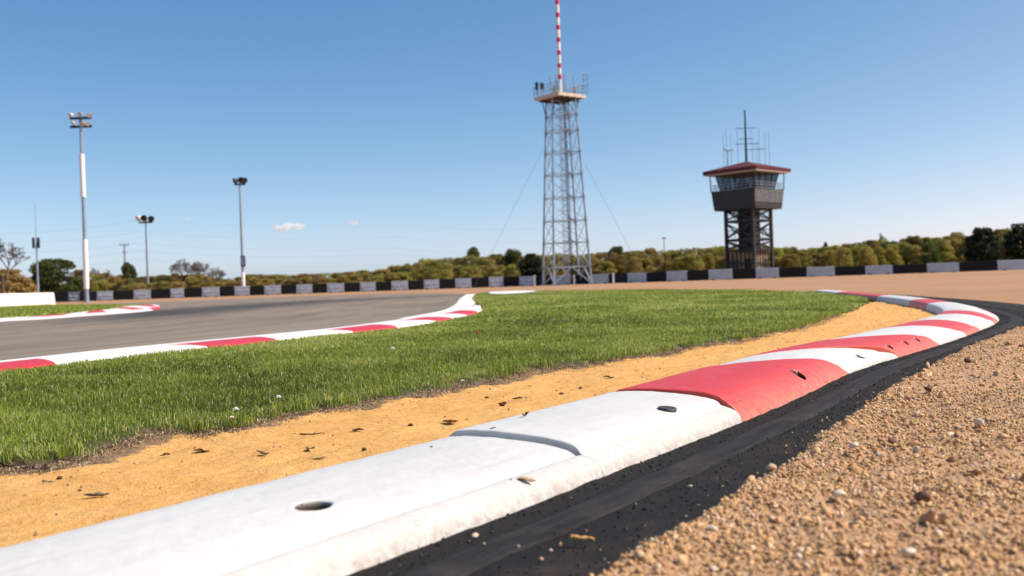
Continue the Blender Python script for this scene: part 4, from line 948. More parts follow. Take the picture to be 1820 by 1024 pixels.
# ladder with cage, cables and equipment up the middle
m = MB(); L0 = np.array([.1, -.3])
for s_ in (-.22, .22): m.tube((L0[0]+s_, L0[1], .1), (L0[0]+s_*.8, L0[1]+.2, Zp), .04, None, 4)
for z in np.arange(.4, Zp, .38): m.tube((L0[0]-.22, L0[1], z), (L0[0]+.22, L0[1], z), .028, None, 4)
m.build('ladder', 'galvanised', e)
m = MB()
for z in np.arange(2.6, Zp-.5, 1.15):
    n = 10; rr = .42; pts = [(L0[0]+rr*math.cos(a), L0[1]-.25+rr*math.sin(a), z) for a in np.linspace(0, 2*PI, n)]
    m.path(pts, .028, 4)
for a in np.linspace(PI, 2*PI, 5): m.tube((L0[0]+.42*math.cos(a), L0[1]-.25+.42*math.sin(a), 2.6), (L0[0]+.42*math.cos(a), L0[1]-.25+.42*math.sin(a), Zp-.6), .022, None, 4)
m.build('ladder_cage', 'lattice_steel', e)
m = MB(); rr = random.Random(5)
for k in range(4): 
    x = .45+.1*k; m.tube((x, .1, .1), (x*.7, .15, Zp), .035, None, 4)
m.build('feeder_cable', 'dark_steel', e)
for z in lev[2:-1]: 
    MB().box((.55, -.1, z+.15), (.55, .4, .35)).box((.95, -.15, z+.1), (.3, .3, .2)).build('junction_box', 'deck_timber' if rr.random() < .5 else 'pole_grey', e)
# platform: square deck seen on its corner
A_pl = 45*mpp/math.sqrt(2)*1.02; yp = math.radians(45-6)
def pl_at(u, v, z): c_, s_ = math.cos(yp), math.sin(yp); return np.array([u*c_-v*s_-.05, u*s_+v*c_, z])
ax = (np.array([math.cos(yp), math.sin(yp), 0]), np.array([-math.sin(yp), math.cos(yp), 0]), np.array([0, 0, 1.]))
pz = Zp+.15; hp = A_pl
dk = MB(); dk.box((-.05, 0, pz+.10), (2*hp, 2*hp, .36), axes=ax); dk.build('platform', 'deck_timber', e)
m = MB()
for t in (-.66, -.22, .22, .66): m.box(pl_at(t*hp, 0, pz-.16), (.14, 2*hp*.96, .16), axes=ax)
for t in (-.5, .5): m.box(pl_at(0, t*hp, pz-.32), (2*hp*.9, .16, .16), axes=ax)
for k in range(4): m.tube(leg_at(k, Zp-1.6), pl_at((-.9 if leg_dirs[k][0] < 0 else .9)*hp*.9, (-.6 if leg_dirs[k][1] < 0 else .6)*hp, pz), .06, None, 4)
m.build('joist', 'brown_steel', e)
m = MB(); zr = pz+.28
for (u0, v0, u1, v1) in ((-1, -1, 1, -1), (1, -1, 1, 1), (1, 1, -1, 1), (-1, 1, -1, -1)):
    for zh in (.45, .8, 1.15): m.tube(pl_at(u0*hp, v0*hp, zr+zh), pl_at(u1*hp, v1*hp, zr+zh), .030, None, 4)
    for t in np.linspace(0, 1, 8): 
        u = u0+(u1-u0)*t; v_ = v0+(v1-v0)*t; m.tube(pl_at(u*hp, v_*hp, zr-.05), pl_at(u*hp, v_*hp, zr+1.15), .030, None, 4)
m.build('railing', 'pole_grey', e)
m = MB()   # taller frames on the deck
for (u, v_, w_, h) in ((-.35, .1, 1.0, 2.2), (.5, -.2, 1.3, 2.6), (.55, .55, 1.2, 2.5)):
    for s_ in (-1, 1): m.tube(pl_at(u*hp+s_*w_/2, v_*hp, zr), pl_at(u*hp+s_*w_/2, v_*hp, zr+h), .04, None, 4)
    for zh in (.5, 1., h-.5, h): m.tube(pl_at(u*hp-w_/2, v_*hp, zr+zh), pl_at(u*hp+w_/2, v_*hp, zr+zh), .03, None, 4)
m.build('deck_frame', 'pole_grey', e)
for (xp, yq, w_, h) in ((954, 153, .35, .8), (963, 153, .4, .7)): 
    c = AT(xp, yq, TD)-np.array([ctr[0], ctr[1], 0]); c[1] = pl_at(-hp, hp, 0)[1]*.6; MB().box(c, (w_, .25, h)).tube(c-np.array([0, 0, 1.0]), c+np.array([0, 0, h*.7]), .04, None, 4).build('dark_antenna', 'dark_steel', e)
c = pl_at(hp, -hp, zr+1.4); 
m = MB()
for dx in (-.25, .25): m.tube(c+np.array([dx, 0, -1.3]), c+np.array([dx, 0, .9]), .04, None, 4)
for dz in (-.3, .3, .85): m.tube(c+np.array([-.3, 0, dz]), c+np.array([.3, 0, dz]), .04, None, 4)
m.build('antenna_frame', 'pole_grey', e)
for k in range(5): 
    q = pl_at(rr.uniform(-.6, .8)*hp, rr.uniform(-.6, .6)*hp, zr+.05); hq = rr.uniform(.6, 1.4); MB().box(q+np.array([0, 0, hq/2]), (.4, .3, hq)).build('equipment_box', 'galvanised', e)
zm0 = zr-.1; zm1 = zt_(992, -60); nb_ = 0
y_red = [4, 27, 49, 71, 94, 117, 137]
mst = MB().tube((-.35*0, 0, zm0), (-.0, 0, zm1), .20, .20, 12).build('antenna_mast', 'white_paint', e, False)
for y in y_red:
    z = zt_(996, y); MB().tube((0, 0, z-.25), (0, 0, z+.25), .225, .225, 12).build('red_band', 'mast_red', mst, False)
MB().tube((-.55, 0, zr+1), (-.55, 0, zm1), .022, None, 4).build('aerial_wire', 'white_paint', e)
tag(e, 'tall steel lattice tower with a railed platform and red banded white antenna mast', 'radio tower')
for (x0, y0, x1, y1) in ((966, 262, 884, 428), (1040, 292, 1116, 436)):
    s_ = AT(x0, y0, TD)-np.array([ctr[0], ctr[1], 0]); t_ = AT(x1, y1, TD)-np.array([ctr[0], ctr[1], 0]); d_ = t_-s_; k = s_[2]/-d_[2]; MB().tube(s_, s_+d_*k, .016, None, 4).build('guy_wire', 'cable', e)

# ------------------------------------------------------------------ control tower
CD = 122.0; cc = AT(1333, 480, CD); cm = CD/FPX
def zc(x, y): return float(AT(x, y, CD)[2])
e = empty('control_tower', (cc[0], cc[1], 0))
yc_ = math.radians(-45-2); c_, s_ = math.cos(yc_), math.sin(yc_)
# local axes: near corner towards the camera; u along the left face, v along the right face
def W(u, v_, z): return np.array([u*c_-v_*s_, u*s_+v_*c_, z])
cax = (np.array([c_, s_, 0]), np.array([-s_, c_, 0]), np.array([0, 0, 1.]))
def cbox(m, u, v_, z, du, dv, dz): m.box(W(u, v_, z), (du, dv, dz), axes=cax); return m
hl = 40*cm/math.sqrt(2)*.99            # half side of the leg square: corners 80 px apart
zf = zc(1333, 370)                     # underside of the cabin
for (a_, b2) in ((-1, -1), (1, -1), (1, 1), (-1, 1)):
    m = MB(); cbox(m, a_*hl, b2*hl, zf/2, .34, .34, zf); cbox(m, a_*hl, b2*hl, .15, .8, .8, .3); m.build('leg', 'dark_steel', e)
m = MB(); cbox(m, .25, -.25, zf/2, 1.9, 1.9, zf); sh = m.build('stair_shaft', 'brown_steel', e)
m = MB()
for k in range(7): cbox(m, .25+.965, -.25, 1.2+k*(zf-1.5)/7, .04, 1.4, .9*(zf-1.5)/7*.6)
m.build('louvre', 'dark_steel', sh)
fl = [zc(1333, y) for y in (392, 425, 444)]
for i, z in enumerate(fl):
    m = MB(); cbox(m, 0, 0, z, 2*hl+.3, 2*hl+.3, .10)
    for (a_, b2) in ((0, -1), (0, 1), (1, 0), (-1, 0)):
        cbox(m, a_*hl, b2*hl, z-.13, .16 if a_ else 2*hl, .16 if b2 else 2*hl, .22)
    m.build('landing', 'dark_steel', e)
zs_ = [fl[2]-.0, fl[1], fl[0], zf]
for (p_, q_) in (((-1, -1), (1, -1)), ((1, -1), (1, 1)), ((1, 1), (-1, 1)), ((-1, 1), (-1, -1))):
    m = MB()
    for i in range(3):
        z0, z1 = zs_[i]+.1, zs_[i+1]-.3; P_ = lambda w_, z: W(w_[0]*hl, w_[1]*hl, z)
        mid = (P_(p_, z0)+P_(q_, z0))/2
        m.tube(P_(p_, z0), P_(q_, z1), .10, None, 4).tube(P_(q_, z0), P_(p_, z1), .10, None, 4)
        cm_ = (P_(p_, (z0+z1)/2)+P_(q_, (z0+z1)/2))/2
        for t in np.linspace(.1, .9, 5): a0 = P_(p_, z0)*(1-t)+P_(q_, z0)*t; m.tube(a0, a0+np.array([0, 0, 1.0]), .028, None, 4)
        m.tube(P_(p_, z0+1.0), P_(q_, z0+1.0), .04, None, 4)
    m.build('cross_bracing', 'dark_steel', e)
# stairs flights between landings
for i in range(3):
    z0, z1 = zs_[i]+.1, zs_[i+1]; m = MB(); nst = 10
    for k in range(nst): cbox(m, -hl*.2+(k/nst)*hl*1.0*(1 if i % 2 else -1), -hl*.72, z0+(z1-z0)*k/nst, .3, .8, .06)
    m.build('stair_flight', 'dark_steel', e)
# ground floor room behind the legs
m = MB(); zr0 = zc(1333, 446); cbox(m, 0, 0, zr0/2, 2*hl-.5, 2*hl-.5, zr0-.35); rm = m.build('base_room', 'tan_render', e)
for (u, v_, du, dv, mt, nm) in ((hl-.22, -1.0, .08, 1.0, 'white_paint', 'door'), (hl-.22, .9, .08, 1.2, 'glass_dark', 'window'), (-1.0, -hl+.22, 1.1, .08, 'glass_dark', 'window'), (.9, -hl+.22, .9, .08, 'brown_steel', 'door')):
    m = MB(); cbox(m, u, v_, 1.35 if nm == 'door' else 1.7, du, dv, 2.1 if nm == 'door' else 1.1); m.build(nm, mt, rm)
m = MB()
for t in np.linspace(-.9, .9, 7): cbox(m, t*hl, -hl+.05, zr0/2, .12, .12, zr0); cbox(m, hl-.05, t*hl, zr0/2, .12, .12, zr0)
cbox(m, 0, -hl+.02, zr0*.55, 2*hl, .12, .18); cbox(m, hl-.02, 0, zr0*.55, .12, 2*hl, .18)
m.build('timber_frame', 'brown_steel', e)
# cabin: balcony tray with leaning parapet, glazed room, overhanging hipped roof
hbal = 66*cm/math.sqrt(2)*.97; zb0 = zc(1333, 372); zb1 = zc(1333, 339)
m = MB(); cbox(m, 0, 0, zb0, 2*hbal*.93, 2*hbal*.93, .22); m.build('balcony_floor', 'dark_steel', e)
def frustum(m, h0, z0, h1, z1, sides=(0, 1, 2, 3), th=.09):
    cs = [(-1, -1), (1, -1), (1, 1), (-1, 1)]
    for s in sides:
        a_, b2 = cs[s], cs[(s+1) % 4]
        o4 = [W(a_[0]*h0, a_[1]*h0, z0), W(b2[0]*h0, b2[1]*h0, z0), W(b2[0]*h1, b2[1]*h1, z1), W(a_[0]*h1, a_[1]*h1, z1)]
        i4 = [W(a_[0]*(h0-th), a_[1]*(h0-th), z0), W(b2[0]*(h0-th), b2[1]*(h0-th), z0), W(b2[0]*(h1-th), b2[1]*(h1-th), z1), W(a_[0]*(h1-th), a_[1]*(h1-th), z1)]
        m.add(o4+i4, [(0, 1, 2, 3), (7, 6, 5, 4), (0, 4, 5, 1), (3, 2, 6, 7), (1, 5, 6, 2), (0, 3, 7, 4)])
    return m
# which sides face the camera: corner (1,-1) is nearest
frustum(MB(), hbal*.94, zb0+.1, hbal, zb1, (0, 2, 3)).build('parapet', 'tower_cladding', e)
m = MB(); frustum(m, hbal*.94, zb0+.1, hbal*.95, zb0+.55, (1,)); m.build('parapet', 'tower_cladding', e)
m = MB(); frustum(m, hbal*.955, zb0+.62, hbal*.99, zb1-.1, (1,), .05); m.build('balcony_panel', 'panel_grey', e)
m = MB(); zr1 = zb1+.75
cs = [(-1, -1), (1, -1), (1, 1), (-1, 1)]
for s in range(4):
    a_, b2 = np.array(cs[s]), np.array(cs[(s+1) % 4])
    for zz_ in (zb1+.06, zb1+.42, zr1): m.tube(W(*(a_*hbal), zz_), W(*(b2*hbal), zz_), .035, None, 4)
    for t in np.linspace(0, 1, 11): q_ = a_*(1-t)+b2*t; m.tube(W(*(q_*hbal), zb1), W(*(q_*hbal), zr1), .03, None, 4)
m.build('railing', 'lattice_steel', e)
zroof = zc(1333, 309)                       # eaves
hcab = hbal*.74; zw0 = zb0+.12; zs0 = zb1-.15
frustum(MB(), hcab*.97, zw0, hcab, zs0, (0, 1, 2, 3), .15).build('cabin_wall', 'tower_cladding', e)
htop = hbal*.88
for s in range(4):
    a_, b2 = np.array(cs[s]), np.array(cs[(s+1) % 4]); npan = 4
    for k in range(npan):
        t0, t1 = k/npan+.015, (k+1)/npan-.015; q0 = a_*(1-t0)+b2*t0; q1 = a_*(1-t1)+b2*t1
        m = MB(); o4 = [W(*(q0*hcab), zs0), W(*(q1*hcab), zs0), W(*(q1*htop), zroof-.05), W(*(q0*htop), zroof-.05)]; i4 = [p_*np.array([.985, .985, 1]) for p_ in o4]
        m.add(o4+i4, [(0, 1, 2, 3), (7, 6, 5, 4), (0, 4, 5, 1), (3, 2, 6, 7), (1, 5, 6, 2), (0, 3, 7, 4)])
        wnd = m.build('window', 'glass_dark', e)
        m = MB()
        for q_ in (q0, q1): m.tube(W(*(q_*hcab*1.005), zs0), W(*(q_*htop*1.005), zroof-.05), .06, None, 4)
        m.tube(W(*(q0*hcab*1.005), zs0), W(*(q1*hcab*1.005), zs0), .06, None, 4)
        m.build('frame', 'dark_steel', wnd)
m = MB(); cbox(m, 0, 0, zs0+.05, 2*hcab*.9, 2*hcab*.9, .1); m.build('cabin_floor', 'dark_steel', e)
for (u, v_) in ((-.9, -.3), (.4, -1.1), (.9, .8)): 
    m = MB(); cbox(m, u, v_, zs0+.5, .9, .5, .9); cbox(m, u, v_, zs0+1.1, .5, .12, .4); m.build('console', 'soffit', e)
hr = 80*cm/math.sqrt(2)*.98; zap = zc(1333, 290)+.22
def roofpts(h, z): return [W(a_*h, b2*h, z) for (a_, b2) in cs]
m = MB(); lo_, hi_ = roofpts(hr*.985, zroof), roofpts(hr, zroof+.42); ap = W(0, 0, zap)
m.add(lo_+hi_+[ap], [(0, 1, 5, 4), (1, 2, 6, 5), (2, 3, 7, 6), (3, 0, 4, 7), (4, 5, 8), (5, 6, 8), (6, 7, 8), (7, 4, 8)]); rf = m.build('roof', 'roof_red', e)
m = MB(); m.add(roofpts(hr*.984, zroof+.005)+roofpts(hr*.984, zroof-.10), [(0, 1, 2, 3), (7, 6, 5, 4), (4, 5, 1, 0), (5, 6, 2, 1), (6, 7, 3, 2), (7, 4, 0, 3)]); m.build('soffit', 'soffit', rf)
for (a_, b2) in ((1, -1), (-1, -1), (1, 1)): MB().tube(W(a_*hbal, b2*hbal, zb1), W(a_*hbal*1.02, b2*hbal*1.02, zroof-.1), .07, None, 6).build('roof_post', 'dark_steel', e)
# aerials on the roof
za = zap-.2; zt2 = zc(1325, 196)
o = MB().tube((0, 0, za), (0, 0, zt2), .15, .09, 8).build('roof_mast', 'dark_steel', rf)
m = MB()
for k, (z, l_) in enumerate(((zc(1325, 256), 1.5), (zc(1325, 266), 2.3), (zc(1325, 247), .9), (zc(1325, 228), 1.3))): m.tube((-l_*(.9 if k != 1 else .1), 0, z), (l_, 0, z), .045, None, 4)
m.build('aerial_arm', 'dark_steel', o)
for (x, y0, y1) in ((1287, 292, 236), (1292, 290, 228), (1300, 291, 240), (1312, 288, 222), (1338, 286, 230), (1346, 287, 250), (1350, 288, 224), (1361, 291, 236), (1368, 293, 232)):
    p = AT(x, y0, CD)-np.array([cc[0], cc[1], 0]); z1 = zc(x, y1); p[2] = zroof+.25; MB().tube(p, (p[0], p[1], z1), .032, .02, 4).build('whip_aerial', 'cable', rf)
m = MB(); p = AT(1293, 268, CD)-np.array([cc[0], cc[1], 0]); m.tube(p+[-.55, 0, .25], p+[-.1, 0, 0], .06, None, 4).tube(p+[-.1, 0, 0], p+[.7, 0, .05], .06, None, 4).tube((p[0], 0, zroof+.2), p, .04, None, 4); m.build('dipole_aerial', 'dark_steel', rf)
tag(e, 'dark control tower with a glazed cabin, balcony and dark red roof', 'control tower')

# ------------------------------------------------------------------ trees
def leaf_cloud(clumps, n, lsize, seed, flat=.75):
    """small leaf faces around clump centres: (x,y,z,r,weight)"""
    r_ = np.random.default_rng(seed); cl = np.array(clumps); pr = cl[:, 3]**2; pr /= pr.sum()
    k = r_.choice(len(cl), n, p=pr); d = r_.normal(size=(n, 3)); d /= np.linalg.norm(d, axis=1)[:, None]
    rad = r_.random(n)**.42
    P = cl[k, :3]+d*(cl[k, 3]*rad)[:, None]*np.array([1, 1, flat])
    a = r_.normal(size=(n, 3)); a /= np.linalg.norm(a, axis=1)[:, None]; b_ = np.cross(a, r_.normal(size=(n, 3))); b_ /= np.linalg.norm(b_, axis=1)[:, None]
    s = lsize*(.6+.8*r_.random(n))[:, None]
    V = np.stack([P-a*s*.5, P+b_*s*.32, P+a*s*.5, P-b_*s*.32], 1)
    tone = np.clip(.35+.35*r_.random(n)+.26*(r_.random(len(cl))[k]-.5)*1.6, 0, 1)
    return V.reshape(-1, 3), np.arange(n*4).reshape(n, 4), np.repeat(tone, 4)
def crown_clumps(H, R, z0, n, seed, top=1.):
    r_ = np.random.default_rng(seed); out = []
    for i in range(n):
        t = r_.random(); z = z0+(H-z0)*t; env = math.sqrt(max(.04, 1-(max(0, t-.3)/.72)**2))
        a = r_.random()*2*PI; rr_ = R*env*(.35+.65*math.sqrt(r_.random())); c_r = R*(.26+.22*r_.random())*(1-.3*t)
        out.append((rr_*math.cos(a)*.85, rr_*math.sin(a)*.85, max(c_r*.3, min(z, H-c_r*.75)), c_r))
    return out
def trunk_mb(H, R, seed, rad):
    r_ = random.Random(seed); m = MB(); th_ = H*.62; p = np.array([0., 0, -.1]); 
    pts = [p]; 
    for k in range(4): p = p+np.array([r_.uniform(-.2, .2), r_.uniform(-.2, .2), th_/4]); pts.append(p)
    rs = [rad*(1-.17*k) for k in range(5)]; m.path(pts, rs, 7)
    for k in range(7):
        b0 = pts[r_.randint(1, 4)]; a = r_.uniform(0, 2*PI); l = R*r_.uniform(.5, .9); q = b0+np.array([math.cos(a)*l*.5, math.sin(a)*l*.5, l*.45]); q2 = b0+np.array([math.cos(a)*l, math.sin(a)*l, l*.8]); m.path([b0, q, q2], [rad*.4, rad*.25, rad*.1], 5)
    return m
PROTO = {}
def tree_proto(key, H, R, z0, ncl, nleaf, lsz, leafm, seed):
    e = empty('tree', (0, 0, 0)); v_, f_, t_ = leaf_cloud(crown_clumps(H, R, z0, ncl, seed), nleaf, lsz, seed+1)
    npmesh('crown', v_, f_, leafm, e, smooth=False, tone=t_); trunk_mb(H, R, seed, .12+.02*H).build('trunk', 'bark', e); PROTO[key] = [e, 0, H, R]
def bare_proto(key, H, R, seed, tw='twig_grey', depth=6, leafn=0):
    e = empty('bare_tree', (0, 0, 0)); r_ = random.Random(seed); m = MB(); tw_ = MB()
    def grow(p, d, l, r, k):
        q = p+d*l; (m if k < 2 else tw_).tube(p, q, r, r*.68, 5 if k < 2 else 3, False)
        if k >= depth: return
        for _ in range(3 if k < depth-1 else 4):
            a = np.array([r_.gauss(0, 1), r_.gauss(0, 1), r_.gauss(.25, .6)]); a /= np.linalg.norm(a); nd = d*.75+a*.62; nd /= np.linalg.norm(nd)
            grow(p+d*l*r_.uniform(.55, 1.), nd, l*r_.uniform(.62, .80), max(r*.60, .02), k+1)
    grow(np.array([0, 0, -.1]), np.array([0, 0, 1.]), H*.30, .18, 0)
    vz = np.array(tw_.v)[:, 2].max(); s = H/vz
    tw_.v = [(x*s*R, y*s*R, z*s) for x, y, z in tw_.v]; m.v = [(x*s*R, y*s*R, z*s) for x, y, z in m.v]
    rr_ = np.random.default_rng(seed); tw_.build('crown', tw, e, False, tone=rr_.random(len(tw_.v))); m.build('trunk', 'bark', e)
    PROTO[key] = [e, 0, H, 1.]
for i, (lm, pref) in enumerate((('leaf_brown', 'brown'), ('leaf_olive', 'olive'), ('leaf_yellow_green', 'yellowgreen'), ('leaf_green', 'green'))):
    for j in range(3 if i < 3 else 2): tree_proto((pref, j), 8, 2.9+.3*j, .3, 80+8*j, 13000, .30, lm, 100+i*10+j)
tree_proto(('dark', 0), 8, 2.6, .4, 64, 7000, .42, 'leaf_dark', 151)
tree_proto(('dark', 1), 8, 3.0, .4, 64, 7000, .42, 'leaf_dark', 152)
bare_proto(('bare', 0), 8, 1.05, 201); bare_proto(('bare', 1), 8, .95, 202); bare_proto(('barebrown', 0), 8, 1.1, 203, 'twig_brown')
def place_tree(key, px, ytop, D, wpx, name, label, group=None, cat='tree', zrot=None):
    pr = PROTO[key]
    o = pr[0] if pr[1] == 0 else copy_tree(pr[0]); pr[1] += 1
    for c_ in list(o.children): pass
    t = AT(px, ytop, D); H = float(t[2]); W_ = wpx*D/FPX
    o.name = name; o.location = (float(t[0]), float(t[1]), 0); sxy = W_/(2*pr[3]) if key[0][:4] != 'bare' else W_/6.0
    o.scale = (sxy, sxy, H/pr[2]); o.rotation_euler = (0, 0, random.Random(int(px*7+D)).uniform(0, 6.28) if zrot is None else zrot)
    if 'label' in o: del o['label']
    if 'group' in o: del o['group']
    return tag(o, label, cat, group)
# single trees that stand out
place_tree(('barebrown', 0), 2, 414, 118, 84, 'bare_tree', 'tall bare brown tree cut by the left edge')
place_tree(('brown', 0), 10, 478, 124, 90, 'bush', 'brown bush under the bare tree at the left edge', cat='bush')
place_tree(('green', 0), 98, 459, 132, 96, 'round_tree', 'round dark green tree left of the tallest floodlight mast')
place_tree(('dark', 0), 75, 470, 136, 50, 'round_tree', 'darker tree merging into the round green tree from behind')
place_tree(('brown', 1), 143, 479, 150, 40, 'bush', 'low brown bush directly behind the tallest floodlight mast', cat='bush')
place_tree(('green', 1), 228, 466, 150, 32, 'pointed_tree', 'small pointed green tree below the distant power pole')
place_tree(('bare', 0), 322, 459, 160, 58, 'bare_tree', 'grey bare tree, leftmost of three between the two slim masts', 'grey bare trees on the left')
place_tree(('bare', 1), 356, 462, 162, 50, 'bare_tree', 'grey bare tree in the middle of three between the two slim masts', 'grey bare trees on the left')
place_tree(('bare', 0), 386, 474, 160, 40, 'bare_tree', 'lower grey bare tree, rightmost of three between the two slim masts', 'grey bare trees on the left')
place_tree(('bare', 1), 168, 474, 165, 26, 'bare_tree', 'thin bare tree just right of the tallest floodlight mast')
place_tree(('bare', 0), 188, 478, 165, 28, 'bare_tree', 'second thin bare tree right of the tallest floodlight mast')
place_tree(('green', 0), 842, 438, 165, 34, 'dark_tree', 'dark tree poking highest above the wood left of the lattice tower')
place_tree(('green', 1), 911, 442, 160, 44, 'dark_tree', 'green tree with a rounded top just left of the lattice tower')
place_tree(('dark', 0), 944, 450, 150, 52, 'dark_tree', 'dark evergreen tree close by the left leg of the lattice tower')
place_tree(('green', 0), 1097, 437, 160, 44, 'dark_tree', 'dark rounded tree just right of the lattice tower')
place_tree(('dark', 1), 1467, 430, 165, 14, 'dark_tree', 'small dark treetop over the wood right of the control tower')
place_tree(('dark', 1), 1745, 404, 135, 64, 'dark_tree', 'big dark evergreen tree in the right part of the wood')
place_tree(('dark', 0), 1812, 396, 140, 54, 'dark_tree', 'dark tree at the right edge of the photo')
place_tree(('bare', 1), 1570, 412, 170, 20, 'bare_tree', 'thin bare treetop above the wood on the right')
# the wood behind the barrier: every crown by itself
OLX = [150, 200, 250, 300, 340, 400, 415, 461, 535, 563, 615, 661, 683, 726, 760, 800, 880, 954, 1000, 1055, 1121, 1149, 1181, 1212, 1235, 1293, 1376, 1406, 1434, 1444, 1467, 1495, 1516, 1593, 1631, 1661, 1699, 1725, 1788, 1840, 1900]
OLY = [482, 488, 490, 487, 484, 494, 494, 486, 488, 483, 482, 480, 474, 466, 458, 455, 452, 451, 450, 449, 444, 440, 446, 439, 438, 438, 437, 440, 446, 441, 436, 434, 428, 424, 419, 422, 413, 417, 406, 400, 398]
secs = [(150, 420, 'left of the slim dark mast'), (420, 985, 'left of the lattice tower'), (985, 1330, 'between both towers'), (1330, 1960, 'right of the control tower')]
ordw = words+['twenty-first', 'twenty-second', 'twenty-third', 'twenty-fourth', 'twenty-fifth', 'twenty-sixth', 'twenty-seventh', 'twenty-eighth', 'twenty-ninth', 'thirtieth']
ordw += ['thirty-'+q for q in words[:9]]+['fortieth']+['forty-'+q for q in words[:9]]+['fiftieth']
R3 = random.Random(3)
for (xa, xb, wh_) in secs:
    for row in (0, 1):
        x = xa+8; k = 0
        while x < xb:
            wpx = R3.uniform(30, 44)*(1 if row == 0 else 1.15)
            if row == 1 and x < 430: wpx = R3.uniform(34, 48)
            yt = float(np.interp(x, OLX, OLY)); base_y = 534-.0345*x
            hpx = base_y-yt
            y = yt+R3.uniform(-1.5, 3.5) if row == 1 else yt+hpx*R3.uniform(.12, .42)
            t = (x-400)/1400
            if x < 700: kd = 'brown' if R3.random() < .55 else 'olive'
            elif x < 990: kd = 'olive' if R3.random() < .72 else ('brown' if R3.random() < .6 else 'yellowgreen')
            elif x < 1330: kd = 'olive' if R3.random() < .65 else ('brown' if R3.random() < .35 else 'yellowgreen')
            else: kd = 'yellowgreen' if R3.random() < .5 else ('olive' if R3.random() < .7 else 'green')
            nm = {'brown': 'brown', 'olive': 'olive brown', 'yellowgreen': 'yellowish green', 'green': 'deep green'}[kd]
            lab = f"{nm} tree, {ordw[k]} in the {'front' if row == 0 else 'back'} row {wh_}"
            place_tree((kd, R3.randrange(3 if kd != 'green' else 2)), x, y, R3.uniform(146, 152) if row == 0 else R3.uniform(158, 166), wpx, 'woodland_tree', lab, 'trees of the wood behind the barrier')
            k += 1; x += wpx*(.62 if row == 0 else .46)
# undergrowth that closes the wood towards the ground
cl = []; r_ = np.random.default_rng(77)
for x in np.arange(-60, 2000, 7.): 
    D = r_.uniform(150, 172); p = AT(x, 500, D); yt = float(np.interp(x, OLX, OLY)); hh_ = max(1.6, (534-.0345*x-yt)*D/FPX*.55); 
    for _ in range(3): cl.append((p[0]+r_.normal(0, .8), p[1]+r_.normal(0, 2), r_.uniform(.3, hh_), r_.uniform(.9, 1.5)))
v_, f_, t_ = leaf_cloud(cl, 52000, .5, 78); o = npmesh('undergrowth', v_, f_, 'leaf_brown', smooth=False, tone=t_*.7); tag(o, 'brown undergrowth filling the wood behind the barrier', 'undergrowth', kind='stuff')

# ------------------------------------------------------------------ clouds
def cloud(pxy, w_px, h_px, D, label, seed, dens):
    r_ = random.Random(seed); c = AT(pxy[0], pxy[1], D); k = D/FPX
    bm = bmesh.new()
    for i in range(13):
        t = r_.uniform(-.5, .5); rr_ = h_px*k*r_.uniform(.22, .42)*(1-abs(t)*.9); mtx = Matrix.Translation((t*w_px*k, r_.uniform(-.2, .2)*w_px*k, (-.25+r_.uniform(0, .35))*h_px*k)) @ Matrix.Diagonal((rr_*1.5, rr_*1.3, rr_, 1))
        bmesh.ops.create_icosphere(bm, subdivisions=2, radius=1, matrix=mtx)
    me = bpy.data.meshes.new('cloud'); bm.to_mesh(me); bm.free()
    o = bpy.data.objects.new('cloud', me); col.objects.link(o); o.location = [float(q) for q in c]
    rm_ = o.modifiers.new('fuse', 'REMESH'); rm_.mode = 'VOXEL'; rm_.voxel_size = h_px*k*.05
    mt = MATS['cloud_vapour'].copy(); mt.node_tree.nodes['Principled Volume'].inputs['Density'].default_value = dens; me.materials.append(mt)
    tag(o, label, 'cloud', 'small clouds above the left trees')
cloud((512, 401), 56, 21, 1500, 'brightest puffy white cloud right of the slim dark mast', 1, .12)
cloud((626, 396), 20, 10, 1500, 'small faint cloud right of the puffy white cloud', 2, .10)
cloud((335, 389), 18, 8, 1500, 'tiny faint cloud between the two slim masts', 3, .045)
cloud((488, 419), 22, 7, 1500, 'thin wisp of cloud just below the puffy white cloud', 4, .03)

# ------------------------------------------------------------------ small things lying about
def leaf_mesh(Lg, Wd, curl, seed, fold=.3):
    r_ = random.Random(seed); n, k = 11, 7; vs = []
    for i in range(n):
        t = i/(n-1); hw = Wd*(math.sin(PI*min(1, t*.97+.02))**.75)*(1+.25*r_.uniform(-1, 1))*.5
        for j in range(k):
            s = (j/(k-1)*2-1); x = (t-.5)*Lg; y = s*hw; z = curl*Lg*((t-.5)**2*2+.3*math.sin(t*5+seed))+fold*abs(s)**1.5*hw+.06*Wd*r_.uniform(-1, 1)
            vs.append((x, y, z+.002))
    top = vs; bot = [(x, y, z-.0008) for x, y, z in vs]; N = n*k
    f_ = [tuple(q) for q in gridfaces(n, k)]; fs = [q[::-1] for q in f_]+[tuple(i+N for i in q) for q in f_]
    m = MB(); m.add(top+bot, fs); return m
def sandP(x, y):
    p = G(x, y, .0); 
    for _ in range(3): p = G(x, y, sand_z(p[0], p[1]))
    return p
def px_size(p, n): return n*np.linalg.norm(p-CAM)/FPX
def lay_leaf(x, y, npx, ratio, curl, mat, label, seed, rz, cat='leaf', place=None, tilt=0., group=None, stalk=False, fold=.55):
    p = sandP(x, y) if place is None else place; Lg = px_size(p, npx)*1.1; o = leaf_mesh(Lg, Lg*max(ratio, .42), curl, seed, fold).build('leaf' if cat == 'leaf' else cat.replace(' ', '_'), mat, None, True)
    o.location = [float(q) for q in p+np.array([0, 0, .0015])]; o.rotation_euler = (tilt, 0, rz)
    if stalk: MB().path([(-Lg*.5, 0, .002+curl*Lg*.5), (-Lg*.68, Lg*.05, .004), (-Lg*.82, Lg*.03, .003)], .0009, 5).build('stalk', mat, o)
    return tag(o, label, cat, group)
